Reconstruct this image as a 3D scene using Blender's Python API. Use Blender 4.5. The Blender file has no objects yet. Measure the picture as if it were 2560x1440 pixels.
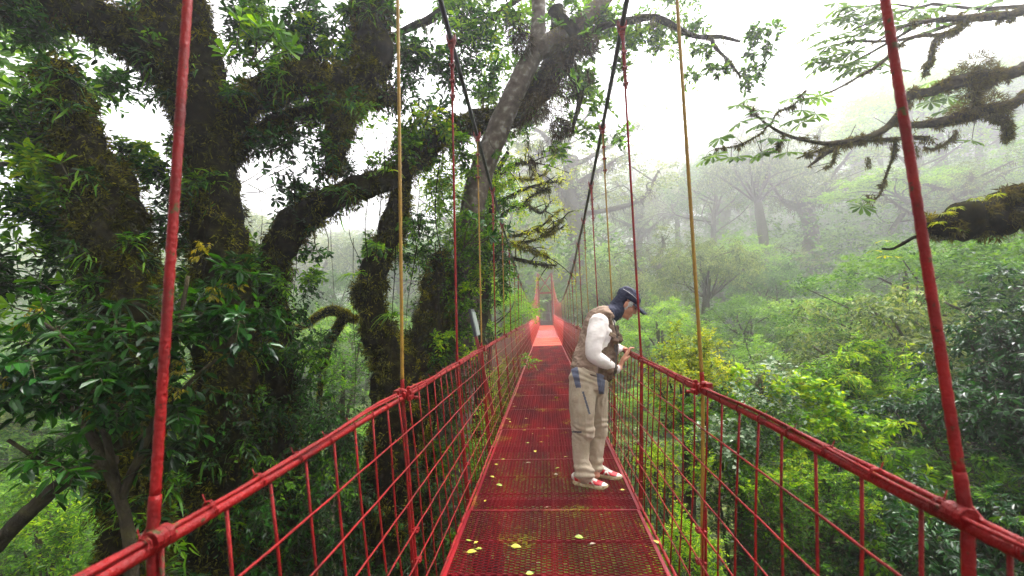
import bpy, math, random
import numpy as np
from mathutils import Matrix, Vector, noise as mnoise

scene = bpy.context.scene
COL = scene.collection
random.seed(11)
rng = np.random.default_rng(7)
EYE = 1.5

# ---------------------------------------------------------------- camera
F = 1138.0                       # focal length in pixels of a 2560 wide frame (16 mm)
def _cam_rotation():
    yc = Vector((85 / F, -60 / F, -1)).normalized()          # bridge direction seen by the camera
    a = math.radians(2.2)
    up = Vector((-math.sin(a), math.cos(a), 0))
    up = (up - yc * up.dot(yc)).normalized()
    xc = yc.cross(up).normalized()
    return Matrix((xc, yc, up))                              # camera space -> world space
R = _cam_rotation()
cam_data = bpy.data.cameras.new('camera')
cam = bpy.data.objects.new('camera', cam_data)
COL.objects.link(cam)
cam.matrix_world = Matrix.Translation((0, 0, EYE)) @ R.to_4x4()
cam_data.lens = 16.0
cam_data.sensor_width = 36.0
cam_data.clip_end = 2000
cam_data.clip_start = 0.05
cam_data.dof.use_dof = True
cam_data.dof.focus_distance = 4.6
cam_data.dof.aperture_fstop = 3.5
scene.camera = cam
RN = np.array(R)

def W(px, py, Y):
    """world point seen at pixel (px, py) of the 2560x1440 photograph, Y metres along the bridge"""
    d = RN @ np.array([(px - 1280) / F, -(py - 720) / F, -1.0])
    return np.array([0, 0, EYE]) + d * (Y / d[1])

def proj(c):
    """pixel of the photograph where world points show; used only to leave room between leaves and to colour clothes"""
    d = (c - np.array([0, 0, EYE])) @ RN
    return 1280 + F * d[:, 0] / -d[:, 2], 720 - F * d[:, 1] / -d[:, 2]

# ---------------------------------------------------------------- world, sun, exposure
SUN_EL, SUN_AZ = math.radians(62), math.radians(60)
world = bpy.data.worlds.new('World')
scene.world = world
world.use_nodes = True
wn, wl = world.node_tree.nodes, world.node_tree.links
bg = wn['Background']
sky = wn.new('ShaderNodeTexSky')
sky.sky_type = 'NISHITA'
sky.sun_disc = False
sky.sun_elevation = SUN_EL
sky.sun_rotation = SUN_AZ
sky.air_density = 1.0
sky.dust_density = 4.0
hs = wn.new('ShaderNodeHueSaturation')
hs.inputs['Saturation'].default_value = 0.03
wl.new(sky.outputs[0], hs.inputs['Color'])
wl.new(hs.outputs[0], bg.inputs['Color'])
bg.inputs['Strength'].default_value = 0.15
sl = bpy.data.lights.new('sun', 'SUN')
sl.energy = 0.9
sl.angle = math.radians(14)
sl.color = (1.0, 0.96, 0.9)
sun = bpy.data.objects.new('sun', sl)
COL.objects.link(sun)
sd = Vector((math.sin(SUN_AZ) * math.cos(SUN_EL), math.cos(SUN_AZ) * math.cos(SUN_EL), math.sin(SUN_EL)))
sun.rotation_euler = sd.to_track_quat('Z', 'Y').to_euler()
sun.location = (20, 10, 60)
scene.view_settings.view_transform = 'Standard'
scene.view_settings.look = 'None'
scene.view_settings.exposure = 2.5
scene.view_settings.gamma = 1
scene.render.engine = 'CYCLES'
cy = scene.cycles
cy.max_bounces = 6
cy.diffuse_bounces = 3
cy.glossy_bounces = 2
cy.transmission_bounces = 3
cy.transparent_max_bounces = 4
cy.volume_bounces = 4
cy.sample_clamp_indirect = 4

# ---------------------------------------------------------------- helpers
class MB:
    def __init__(s): s.v = []; s.f = {}; s.n = 0; s.mats = {}
    def add(s, v, f, m=0):
        v = np.asarray(v, dtype=np.float32).reshape(-1, 3)
        f = np.asarray(f, dtype=np.int64)
        if len(v) == 0 or len(f) == 0: return
        s.v.append(v)
        s.f.setdefault((f.shape[1], m), []).append(f + s.n)
        s.n += len(v)
    def mesh(s, name, mats, smooth=False):
        me = bpy.data.meshes.new(name)
        if not isinstance(mats, (list, tuple)): mats = [mats]
        for m in mats: me.materials.append(m)
        if s.n == 0: return me
        v = np.concatenate(s.v)
        loops, starts, tot, mi = [], [], [], []
        p = 0
        for (k, m), fs in s.f.items():
            f = np.concatenate(fs)
            loops.append(f.ravel())
            starts.append(p + np.arange(len(f)) * k)
            tot.append(np.full(len(f), k)); mi.append(np.full(len(f), m))
            p += f.size
        loops = np.concatenate(loops).astype(np.int32); starts = np.concatenate(starts).astype(np.int32)
        tot = np.concatenate(tot).astype(np.int32); mi = np.concatenate(mi).astype(np.int32)
        me.vertices.add(len(v)); me.vertices.foreach_set('co', v.ravel())
        me.loops.add(len(loops)); me.loops.foreach_set('vertex_index', loops)
        me.polygons.add(len(starts)); me.polygons.foreach_set('loop_start', starts)
        me.polygons.foreach_set('loop_total', tot)
        me.polygons.foreach_set('material_index', mi)
        me.polygons.foreach_set('use_smooth', np.full(len(starts), smooth))
        me.update(calc_edges=True)
        me.validate()
        return me
    def build(s, name, mats, parent=None, smooth=False):
        return link(name, s.mesh(name, mats, smooth), parent)

def link(name, data, parent=None):
    o = bpy.data.objects.new(name, data)
    COL.objects.link(o)
    if parent is not None: o.parent = parent
    return o
def tag(o, label=None, cat=None, group=None, kind=None):
    if label: o['label'] = label
    if cat: o['category'] = cat
    if group: o['group'] = group
    if kind: o['kind'] = kind
    return o
def empty(name, loc=(0, 0, 0), label=None, cat=None, group=None):
    """things here are built in world coordinates, so their Empty stays at the origin unless loc is given"""
    o = link(name, None)
    o.location = loc
    o.empty_display_size = 0.2
    return tag(o, label, cat, group)
def copy_tree(o, parent=None):
    c = o.copy(); COL.objects.link(c)
    if parent is not None: c.parent = parent
    for ch in [x for x in o.children]: copy_tree(ch, c)
    return c

def unit(a):
    a = np.asarray(a, float)
    return a / np.maximum(np.linalg.norm(a, axis=-1, keepdims=True), 1e-9)

def spline(pts, per=6):
    """Catmull-Rom through rows of pts (any number of columns)"""
    p = np.asarray(pts, float)
    if len(p) < 3: 
        t = np.linspace(0, 1, per + 1)[:, None]
        return p[0] * (1 - t) + p[-1] * t
    q = np.vstack([2 * p[0] - p[1], p, 2 * p[-1] - p[-2]])
    out = []
    for i in range(1, len(q) - 2):
        t = np.linspace(0, 1, per, endpoint=False)[:, None]
        a, b, c, d = q[i - 1], q[i], q[i + 1], q[i + 2]
        out.append(0.5 * (2 * b + (c - a) * t + (2 * a - 5 * b + 4 * c - d) * t ** 2 + (3 * b - a - 3 * c + d) * t ** 3))
    out.append(p[-1:])
    return np.vstack(out)

def frames(P):
    T = unit(np.gradient(P, axis=0))
    ref = np.array([0.0, 0, 1]) if abs(T[0, 2]) < 0.8 else np.array([0.0, 1, 0])
    U = np.zeros_like(P)
    u = ref - T[0] * ref.dot(T[0]); u /= np.linalg.norm(u)
    for i in range(len(P)):
        u = u - T[i] * u.dot(T[i]); u /= max(np.linalg.norm(u), 1e-9)
        U[i] = u
    return T, U, np.cross(T, U)

def tube(mb, P, r, sides=6, m=0, cap=True, twist=0.0, amp=0.0, strands=4, lump=0.0, seed=0):
    P = np.asarray(P, float); n = len(P)
    r = np.broadcast_to(np.asarray(r, float), (n,))
    T, U, V = frames(P)
    s = np.concatenate([[0], np.cumsum(np.linalg.norm(np.diff(P, axis=0), axis=1))])
    th = np.linspace(0, 2 * np.pi, sides, endpoint=False)[None, :]
    rad = np.repeat(r[:, None], sides, 1)
    if amp: rad = rad * (1 + amp * np.abs(np.cos(strands / 2 * (th - twist * s[:, None]))) - amp / 2)
    if lump:
        g = np.random.default_rng(seed)
        ph = g.uniform(0, 6.28, 6); fr = g.uniform(2, 9, 6); kk = g.integers(1, 4, 6)
        w = sum(np.sin(fr[i] * s[:, None] / max(r.max(), .02) * .25 + kk[i] * th + ph[i]) for i in range(6)) / 3
        rad = rad * (1 + lump * w + lump * .5 * g.normal(size=rad.shape))
    v = P[:, None, :] + rad[..., None] * (np.cos(th)[..., None] * U[:, None, :] + np.sin(th)[..., None] * V[:, None, :])
    i = np.arange(n - 1)[:, None] * sides; j = np.arange(sides)[None, :]; k = (j + 1) % sides
    f = np.stack([i + j, i + k, i + sides + k, i + sides + j], -1).reshape(-1, 4)
    mb.add(v.reshape(-1, 3), f, m)
    if cap:
        mb.f[(4, m)][-1]
        base = mb.n - n * sides
        for st in (0, (n - 1) * sides):
            idx = np.arange(sides) + st + base
            mb.f.setdefault((sides, m), []).append((idx[::-1] if st == 0 else idx)[None, :])

def box(mb, c, sx, sy, sz, rot=None, m=0, bev=0.0):
    h = np.array([sx, sy, sz]) / 2
    s = np.array([[-1, -1, -1], [1, -1, -1], [1, 1, -1], [-1, 1, -1], [-1, -1, 1], [1, -1, 1], [1, 1, 1], [-1, 1, 1]], float) * h
    if rot is not None: s = s @ np.array(rot).T
    f = [[0, 3, 2, 1], [4, 5, 6, 7], [0, 1, 5, 4], [1, 2, 6, 5], [2, 3, 7, 6], [3, 0, 4, 7]]
    mb.add(s + np.asarray(c, float), f, m)

def ellipsoid(mb, c, r, m=0, nu=12, nv=8, rot=None):
    u = np.linspace(0, 2 * np.pi, nu, endpoint=False); v = np.linspace(0, np.pi, nv + 1)[1:-1]
    p = [[np.sin(b) * np.cos(a), np.sin(b) * np.sin(a), np.cos(b)] for b in v for a in u]
    p = np.array([[0, 0, 1]] + p + [[0, 0, -1]]) * np.asarray(r)
    if rot is not None: p = p @ np.array(rot).T
    q = []; t = []
    for i in range(nv - 2):
        for j in range(nu):
            a = 1 + i * nu + j; b = 1 + i * nu + (j + 1) % nu
            q.append([a, a + nu, b + nu, b])
    for j in range(nu):
        t.append([0, 1 + j, 1 + (j + 1) % nu]); e = 1 + (nv - 2) * nu
        t.append([len(p) - 1, e + (j + 1) % nu, e + j])
    n0 = mb.n
    mb.add(p + np.asarray(c, float), q, m)
    mb.f.setdefault((3, m), []).append(np.array(t) + n0)

# ---------------------------------------------------------------- materials
def mat(name):
    m = bpy.data.materials.new(name); m.use_nodes = True
    return m, m.node_tree.nodes, m.node_tree.links, m.node_tree.nodes['Principled BSDF']
def ramp(n, cols, interp='LINEAR'):
    r = n.new('ShaderNodeValToRGB'); r.color_ramp.interpolation = interp
    e = r.color_ramp.elements
    while len(e) < len(cols): e.new(0.5)
    for i, (p, c) in enumerate(cols):
        e[i].position = p; e[i].color = (*c, 1)
    return r
def simple(name, cols, rough=0.5, scale=6.0, detail=4, bump=0.0, bscale=60.0, metal=0.0, spec=0.5, coord='Position', coat=0.0):
    m, n, l, b = mat(name)
    if coord == 'Position': src = n.new('ShaderNodeNewGeometry').outputs['Position']
    else: src = n.new('ShaderNodeTexCoord').outputs['Object']
    t = n.new('ShaderNodeTexNoise'); t.inputs['Scale'].default_value = scale; t.inputs['Detail'].default_value = detail
    l.new(src, t.inputs['Vector'])
    k = len(cols)
    r = ramp(n, [(0.3 + 0.4 * i / max(k - 1, 1), c) for i, c in enumerate(cols)])
    l.new(t.outputs['Fac'], r.inputs['Fac']); l.new(r.outputs['Color'], b.inputs['Base Color'])
    b.inputs['Roughness'].default_value = rough; b.inputs['Metallic'].default_value = metal
    b.inputs['Specular IOR Level'].default_value = spec
    b.inputs['Coat Weight'].default_value = coat
    if bump:
        t2 = n.new('ShaderNodeTexNoise'); t2.inputs['Scale'].default_value = bscale; t2.inputs['Detail'].default_value = 5
        l.new(src, t2.inputs['Vector'])
        bp = n.new('ShaderNodeBump'); bp.inputs['Strength'].default_value = bump; bp.inputs['Distance'].default_value = 0.02
        l.new(t2.outputs['Fac'], bp.inputs['Height']); l.new(bp.outputs[0], b.inputs['Normal'])
    return m
def leafmat(name, cols, rough=0.35, trans=0.3, objvar=0.0, spec=0.26, dead=None):
    """cols: dark -> light leaf colours, picked per leaf; a low-frequency noise shifts whole sprays"""
    m, n, l, b = mat(name)
    g = n.new('ShaderNodeNewGeometry')
    t = n.new('ShaderNodeTexNoise'); t.inputs['Scale'].default_value = 0.9; t.inputs['Detail'].default_value = 2
    l.new(g.outputs['Position'], t.inputs['Vector'])
    mul = n.new('ShaderNodeMath'); mul.operation = 'MULTIPLY_ADD'; mul.inputs[1].default_value = 1.5; mul.inputs[2].default_value = -0.75
    l.new(t.outputs['Fac'], mul.inputs[0])
    add = n.new('ShaderNodeMath'); add.operation = 'ADD'
    l.new(g.outputs['Random Per Island'], add.inputs[0]); l.new(mul.outputs[0], add.inputs[1])
    last = add.outputs[0]
    if objvar:
        oi = n.new('ShaderNodeObjectInfo')
        ma = n.new('ShaderNodeMath'); ma.operation = 'MULTIPLY_ADD'; ma.inputs[1].default_value = objvar; 
        l.new(oi.outputs['Random'], ma.inputs[0]); l.new(last, ma.inputs[2]); last = ma.outputs[0]
        sb = n.new('ShaderNodeMath'); sb.operation = 'SUBTRACT'; sb.inputs[1].default_value = objvar / 2
        l.new(last, sb.inputs[0]); last = sb.outputs[0]
    k = len(cols)
    r = ramp(n, [(i / (k - 1), c) for i, c in enumerate(cols)])
    l.new(last, r.inputs['Fac'])
    b.inputs['Roughness'].default_value = rough
    b.inputs['Specular IOR Level'].default_value = spec
    l.new(r.outputs['Color'], b.inputs['Base Color'])
    tr = n.new('ShaderNodeBsdfTranslucent')
    hv = n.new('ShaderNodeHueSaturation'); hv.inputs['Hue'].default_value = 0.485; hv.inputs['Saturation'].default_value = 1.15; hv.inputs['Value'].default_value = 2.0
    l.new(r.outputs['Color'], hv.inputs['Color']); l.new(hv.outputs[0], tr.inputs['Color'])
    mx = n.new('ShaderNodeMixShader'); mx.inputs[0].default_value = trans
    l.new(b.outputs[0], mx.inputs[1]); l.new(tr.outputs[0], mx.inputs[2])
    l.new(mx.outputs[0], n['Material Output'].inputs['Surface'])
    return m

M = {}
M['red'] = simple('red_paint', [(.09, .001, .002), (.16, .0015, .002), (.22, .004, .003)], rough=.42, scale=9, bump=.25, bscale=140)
M['red_dark'] = simple('red_paint_worn', [(.08, .003, .003), (.16, .003, .003), (.24, .006, .005)], rough=.35, scale=22, bump=.2, bscale=160)
def worn_paint(name, cols, thresh=.60):
    m = simple(name, cols, rough=.42, scale=9, bump=.35, bscale=110)
    n, l = m.node_tree.nodes, m.node_tree.links; b = n['Principled BSDF']
    base = b.inputs['Base Color'].links[0].from_socket
    g = n.new('ShaderNodeNewGeometry')
    t = n.new('ShaderNodeTexNoise'); t.inputs['Scale'].default_value = 38; t.inputs['Detail'].default_value = 6; t.inputs['Roughness'].default_value = .65
    l.new(g.outputs['Position'], t.inputs['Vector'])
    r = ramp(n, [(thresh, (0, 0, 0)), (thresh + .05, (1, 1, 1))]); l.new(t.outputs['Fac'], r.inputs['Fac'])
    t2 = n.new('ShaderNodeTexNoise'); t2.inputs['Scale'].default_value = 14; t2.inputs['Detail'].default_value = 4
    l.new(g.outputs['Position'], t2.inputs['Vector'])
    r2 = ramp(n, [(.42, (.030, .010, .005)), (.62, (.06, .055, .012))]); l.new(t2.outputs['Fac'], r2.inputs['Fac'])
    mx = n.new('ShaderNodeMixRGB'); l.new(r.outputs[0], mx.inputs[0]); l.new(base, mx.inputs[1]); l.new(r2.outputs[0], mx.inputs[2])
    l.new(mx.outputs[0], b.inputs['Base Color'])
    rr = n.new('ShaderNodeMapRange'); rr.inputs[3].default_value = .28; rr.inputs[4].default_value = .8
    l.new(t.outputs['Fac'], rr.inputs[0]); l.new(rr.outputs[0], b.inputs['Roughness'])
    b.inputs['Specular IOR Level'].default_value = .28
    return m
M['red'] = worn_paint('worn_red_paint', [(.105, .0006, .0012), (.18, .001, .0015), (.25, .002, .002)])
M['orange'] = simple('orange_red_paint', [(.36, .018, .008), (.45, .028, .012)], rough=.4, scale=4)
M['yellow'] = simple('yellow_rope', [(.20, .10, .005), (.30, .17, .008)], rough=.5, scale=30, bump=.3, bscale=200)
M['black'] = simple('black_cable', [(.012, .012, .018), (.03, .03, .045)], rough=.35, scale=30, bump=.3, bscale=200)
M['pink_plate'] = simple('sky_sheen_plate', [(.42, .10, .09), (.50, .14, .14)], rough=.22, scale=3)  # sky reflection on the wet plates is put into this pink
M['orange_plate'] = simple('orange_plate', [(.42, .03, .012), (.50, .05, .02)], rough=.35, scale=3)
# deck paint: dark wet red with yellow-green algae patches
m, n, l, b = mat('deck_paint')
g = n.new('ShaderNodeNewGeometry')
t1 = n.new('ShaderNodeTexNoise'); t1.inputs['Scale'].default_value = 2.2; t1.inputs['Detail'].default_value = 5
t2 = n.new('ShaderNodeTexNoise'); t2.inputs['Scale'].default_value = 45; t2.inputs['Detail'].default_value = 3
t3 = n.new('ShaderNodeTexNoise'); t3.inputs['Scale'].default_value = 1.3; t3.inputs['Detail'].default_value = 3
mp = n.new('ShaderNodeMapping'); mp.inputs['Scale'].default_value = (2.5, .5, 1)
for t in (t1, t2): l.new(g.outputs['Position'], t.inputs['Vector'])
l.new(g.outputs['Position'], mp.inputs[0]); l.new(mp.outputs[0], t3.inputs['Vector'])
r1 = ramp(n, [(.3, (.07, .0012, .006)), (.5, (.16, .002, .008)), (.72, (.27, .004, .007))])
l.new(t3.outputs['Fac'], r1.inputs['Fac'])
r2 = ramp(n, [(.59, (0, 0, 0)), (.67, (1, 1, 1))]); l.new(t1.outputs['Fac'], r2.inputs['Fac'])
r3 = ramp(n, [(.48, (0, 0, 0)), (.56, (1, 1, 1))]); l.new(t2.outputs['Fac'], r3.inputs['Fac'])
mm = n.new('ShaderNodeMath'); mm.operation = 'MULTIPLY'; l.new(r2.outputs[0], mm.inputs[0]); l.new(r3.outputs[0], mm.inputs[1])
m3 = n.new('ShaderNodeMath'); m3.operation = 'MULTIPLY'; m3.inputs[1].default_value = .85; l.new(mm.outputs[0], m3.inputs[0])
mix = n.new('ShaderNodeMixRGB'); mix.inputs[2].default_value = (.26, .22, .012, 1)
l.new(m3.outputs[0], mix.inputs[0]); l.new(r1.outputs[0], mix.inputs[1]); l.new(mix.outputs[0], b.inputs['Base Color'])
b.inputs['Roughness'].default_value = .38; b.inputs['Specular IOR Level'].default_value = .35
M['deck'] = m
M['concrete'] = simple('dark_wet_concrete', [(.02, .022, .022), (.05, .052, .05)], rough=.7, scale=6)
M['steel'] = simple('grey_steel', [(.16, .17, .18), (.28, .29, .30)], rough=.4, scale=10)

M['bark_moss'] = simple('mossy_bark', [(.002, .0018, .001), (.005, .004, .002), (.011, .009, .003), (.030, .028, .004)], rough=.95, scale=9, detail=8, bump=1.0, bscale=28, spec=.06)
M['bark_dark'] = simple('dark_bark', [(.012, .009, .006), (.035, .026, .016), (.06, .05, .02)], rough=.9, scale=7, detail=7, bump=.9, bscale=50, spec=.2)
M['bark_grey'] = simple('smooth_grey_bark', [(.045, .032, .024), (.08, .058, .045), (.12, .092, .075), (.26, .24, .21)], rough=.8, scale=8, detail=6, bump=.5, bscale=40, spec=.3)
M['twig'] = simple('twig_bark', [(.03, .022, .012), (.07, .055, .02)], rough=.8, scale=12)
M['moss'] = leafmat('moss_tuft', [(.008, .008, .002), (.022, .022, .003), (.05, .050, .005), (.11, .11, .008)], rough=.95, trans=.3, spec=.1)
M['moss_bright'] = leafmat('yellow_moss_tuft', [(.04, .04, .003), (.11, .11, .005), (.24, .22, .010)], rough=.9, trans=.35, spec=.1)
M['moss_brown'] = leafmat('brown_moss_beard', [(.010, .007, .003), (.026, .017, .006), (.06, .042, .012)], rough=.95, trans=.25, spec=.1)
M['leaf_dark'] = leafmat('dark_leaf', [(.002, .012, .002), (.005, .028, .003), (.010, .055, .004), (.024, .11, .006)], rough=.3, trans=.4)
M['leaf_mid'] = leafmat('green_leaf', [(.010, .040, .002), (.028, .10, .003), (.065, .19, .004), (.14, .29, .005)], rough=.36, trans=.42)
M['leaf_bright'] = leafmat('bright_leaf', [(.035, .12, .003), (.09, .23, .004), (.18, .34, .005), (.32, .42, .008)], rough=.38, trans=.45)
M['leaf_yellow'] = leafmat('yellow_green_leaf', [(.07, .11, .006), (.17, .24, .008), (.30, .36, .012), (.42, .42, .02)], rough=.35, trans=.4)
M['leaf_gloss'] = leafmat('glossy_dark_leaf', [(.004, .020, .006), (.008, .038, .010), (.014, .065, .012), (.028, .11, .016)], rough=.24, trans=.2, spec=.34)
M['leaf_silver'] = leafmat('pale_vine_leaf', [(.02, .07, .02), (.05, .12, .04), (.16, .24, .13), (.42, .48, .36)], rough=.3, trans=.25)
M['leaf_flush'] = leafmat('young_yellow_leaf', [(.07, .08, .005), (.14, .14, .006), (.21, .19, .008), (.27, .22, .012)], rough=.5, trans=.45)
M['leaf_hill'] = leafmat('hill_leaf', [(.009, .038, .005), (.022, .08, .007), (.052, .15, .008), (.11, .23, .012)], rough=.45, trans=.35, objvar=.5)
M['leaf_hill_bright'] = leafmat('hill_bright_leaf', [(.025, .09, .005), (.06, .18, .006), (.13, .28, .010), (.23, .37, .014)], rough=.45, trans=.4, objvar=.4)
M['leaf_hill_olive'] = leafmat('hill_olive_leaf', [(.018, .035, .010), (.045, .085, .018), (.10, .15, .03), (.20, .24, .06)], rough=.5, trans=.35, objvar=.4)
M['moss_hazed'] = leafmat('haze_tinted_brown_moss', [(.03, .026, .010), (.06, .052, .016), (.11, .10, .025)], rough=.95, trans=.4, spec=.05)  # brown moss, its colour lightened to stand in for haze
M['bark_hazed'] = simple('haze_tinted_brown_bark', [(.02, .016, .010), (.045, .036, .022), (.08, .065, .035)], rough=.95, scale=12, detail=8, bump=.9, bscale=40, spec=.1)  # brown bark with the paleness of haze mixed into its colour
M['leaf_pale'] = leafmat('pale_palmate_leaf', [(.04, .09, .02), (.08, .16, .03), (.14, .24, .05)], rough=.45, trans=.5)
M['soil'] = simple('forest_floor', [(.008, .012, .005), (.015, .03, .008), (.03, .05, .012)], rough=.95, scale=.8, detail=8, bump=.8, bscale=3, spec=.1)

# ---------------------------------------------------------------- terrain
def ground(x, y):
    x = np.asarray(x, float); y = np.asarray(y, float)
    h = -11.0 + .27 * np.maximum(0, x - 8) + (.13 - .10 * np.clip((-x - 2) / 12, 0, 1)) * np.maximum(0, y - 28) + .02 * np.maximum(0, -x - 10)
    h = h + .7 * np.sin(x * .21 + 1) * np.cos(y * .17) + 1.1 * np.sin(x * .06 + y * .05)
    k = np.clip((y - 40) / 6.0, 0, 1) * np.exp(-(x / 9.0) ** 2)
    k = k * k * (3 - 2 * k)
    end = -.25 + .32 * np.maximum(0, y - 52)
    h = h * (1 - k) + end * k
    return np.minimum(h, 150 + .02 * y)
def build_terrain():
    xs = np.concatenate([np.linspace(-480, -60, 40), np.linspace(-58, 58, 100), np.linspace(60, 560, 56)])
    ys = np.concatenate([np.linspace(-40, 70, 100), np.linspace(72, 570, 100)])
    X, Y = np.meshgrid(xs, ys)
    v = np.stack([X, Y, ground(X, Y)], -1).reshape(-1, 3)
    nx = len(xs); i = np.arange(len(ys) - 1)[:, None] * nx; j = np.arange(nx - 1)[None, :]
    f = np.stack([i + j, i + j + 1, i + j + 1 + nx, i + j + nx], -1).reshape(-1, 4)
    mb = MB(); mb.add(v, f)
    tag(mb.build('ground', M['soil'], smooth=True), kind='structure')
build_terrain()

# ---------------------------------------------------------------- haze
def haze(density):
    mb = MB(); box(mb, (40, 190, 85), 1100, 820, 220)
    o = mb.build('haze', None)
    m = bpy.data.materials.new('haze_air'); m.use_nodes = True
    n, l = m.node_tree.nodes, m.node_tree.links
    n.remove(n['Principled BSDF'])
    pv = n.new('ShaderNodeVolumePrincipled')
    pv.inputs['Color'].default_value = (.99, .98, 1.0, 1)
    pv.inputs['Density'].default_value = density
    pv.inputs['Anisotropy'].default_value = .72
    l.new(pv.outputs[0], n['Material Output'].inputs['Volume'])
    o.data.materials.clear(); o.data.materials.append(m)
    tag(o, kind='stuff')
haze(.0038)

# ================================================================ the bridge
RX, RZ = .755, 1.083             # handrail half spacing and height
DX = .64                         # deck half width
CX = .745                        # main cable half spacing
YEND = 45.5
def dz(Y): return .16 * np.maximum(0, (np.asarray(Y, float) - 18) / 27) ** 2
def cable_z(Y): return EYE + .484 + .0052 * (np.asarray(Y, float) - 23.2) ** 2 * (1 + .35 * (np.asarray(Y, float) > 23.2) * 1.0)
HY = [.89 + 1.475 * k for k in range(-1, 31)]
def wob(Y, ph): return .006 * np.sin(Y * 4.4 + ph) + .004 * np.sin(Y * 9.1 + ph * 2)

bridge = empty('suspension_bridge', (0, 0, 0), 'long narrow red suspension footbridge with mesh sides running into the fog', 'bridge')

# deck: one expanded-metal sheet, copied
def expanded_sheet(w, L):
    mb = MB()
    lx, ly = .064, .029
    nx, ny = int(round(w / lx)), int(round(L / ly))
    lx = w / nx; ly = L / ny
    # zigzag strands: strand j runs along x, bending up and down by ly/2
    for k in range(2 * ny):
        yk = (k + .5) * ly / 2; sg = (1 if k % 2 == 0 else -1) * (ly / 4 - .0012)
        xs = []
        for i in range(nx):
            x = -w / 2 + i * lx
            xs += [(x, yk + sg), (x + lx * .12, yk + sg), (x + lx * .38, yk - sg), (x + lx * .62, yk - sg), (x + lx * .88, yk + sg)]
        xs.append((w / 2, yk + sg))
        P = np.array(xs); n = len(P); hw = .0026
        v = np.zeros((n, 4, 3))
        v[:, 0] = np.c_[P[:, 0], P[:, 1] - hw, np.full(n, -.004)]
        v[:, 1] = np.c_[P[:, 0], P[:, 1] + hw * .3, np.full(n, -.004)]
        v[:, 2] = np.c_[P[:, 0], P[:, 1] + hw, np.full(n, .0010 + .0006 * (k % 2))]
        v[:, 3] = np.c_[P[:, 0], P[:, 1] - hw * .3, np.full(n, .0022 + .0006 * (k % 2))]
        i = np.arange(n - 1)[:, None] * 4; q = np.arange(4)[None, :]; kk = (q + 1) % 4
        f = np.stack([i + q, i + kk, i + 4 + kk, i + 4 + q], -1).reshape(-1, 4)
        mb.add(v.reshape(-1, 3), f)
    # side flats, cross bars, centre bar
    for s in (-1, 1):
        box(mb, (s * (w / 2 - .004), L / 2, -.002), .022, L - .006, .010)
    for yy in (.006, L - .006):
        box(mb, (0, yy, -.002), w - .03, .008, .010)
    box(mb, (0, L / 2, -.010), .012, L - .03, .006)
    for yy in (L * .33, L * .66):
        box(mb, (0, yy, -.030), w, .02, .012)
    return mb
sheet = expanded_sheet(2 * DX, 1.2).mesh('deck_panel', M['deck'])
YP = [-.06 + 1.2 * k for k in range(-1, 38)]
for k, y0 in enumerate(YP):
    if y0 > YEND - 1.0: break
    y1 = y0 + 1.2
    if y0 < 20:
        o = link('deck_panel', sheet, bridge)
    else:
        mb = MB()
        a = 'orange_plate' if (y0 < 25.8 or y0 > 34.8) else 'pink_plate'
        box(mb, (0, .6, .004), 2 * DX - .03, 1.192, .008)
        for xx in np.linspace(-DX + .08, DX - .08, 9): box(mb, (xx, .6, .0095), .012, 1.15, .005)
        box(mb, (0, .01, .010), 2 * DX - .03, .018, .008)
        for s in (-1, 1): box(mb, (s * DX, .6, 0), .03, 1.198, .03)
        o = mb.build('deck_panel', M[a], bridge)
    z0, z1 = float(dz(y0)), float(dz(y1))
    o.location = (.006 * math.sin(k * 1.7), y0, z0 + .003 * math.sin(k * 2.3))
    o.rotation_euler = (math.atan2(z1 - z0, 1.2), .004 * math.sin(k * 3.1), 0)
# cross beams and stringer cables under the deck
for k, Y in enumerate(HY):
    if Y > YEND: break
    mb = MB(); box(mb, (0, 0, -.055), 2 * DX + .16, .05, .05)
    o = mb.build('cross_beam', M['red_dark'], bridge); o.location = (0, Y, float(dz(Y)))
for s in (-1, 1):
    mb = MB()
    Y = np.arange(-1.5, YEND + .1, .3)
    tube(mb, np.c_[np.full(len(Y), s * (DX + .028)), Y, dz(Y) - .01 + wob(Y, s)], .011, 8)
    tube(mb, np.c_[np.full(len(Y), s * (DX - .05)), Y, dz(Y) - .085], .012, 8)
    mb.build('stringer_cable', M['red'], bridge, True)

# main cables: black, red beyond the low point
for s in (-1, 1):
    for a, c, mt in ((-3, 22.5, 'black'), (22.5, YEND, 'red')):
        mb = MB(); Y = np.arange(a, c + .01, .02 if a < 0 else .25)
        Y[-1] = c
        tube(mb, np.c_[np.full(len(Y), s * CX), Y, cable_z(Y)], .021 if a < 0 else .02, 9, twist=26, amp=.22 if a < 0 else 0, strands=5)
        mb.build('main_cable', M[mt], bridge, True)

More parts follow.
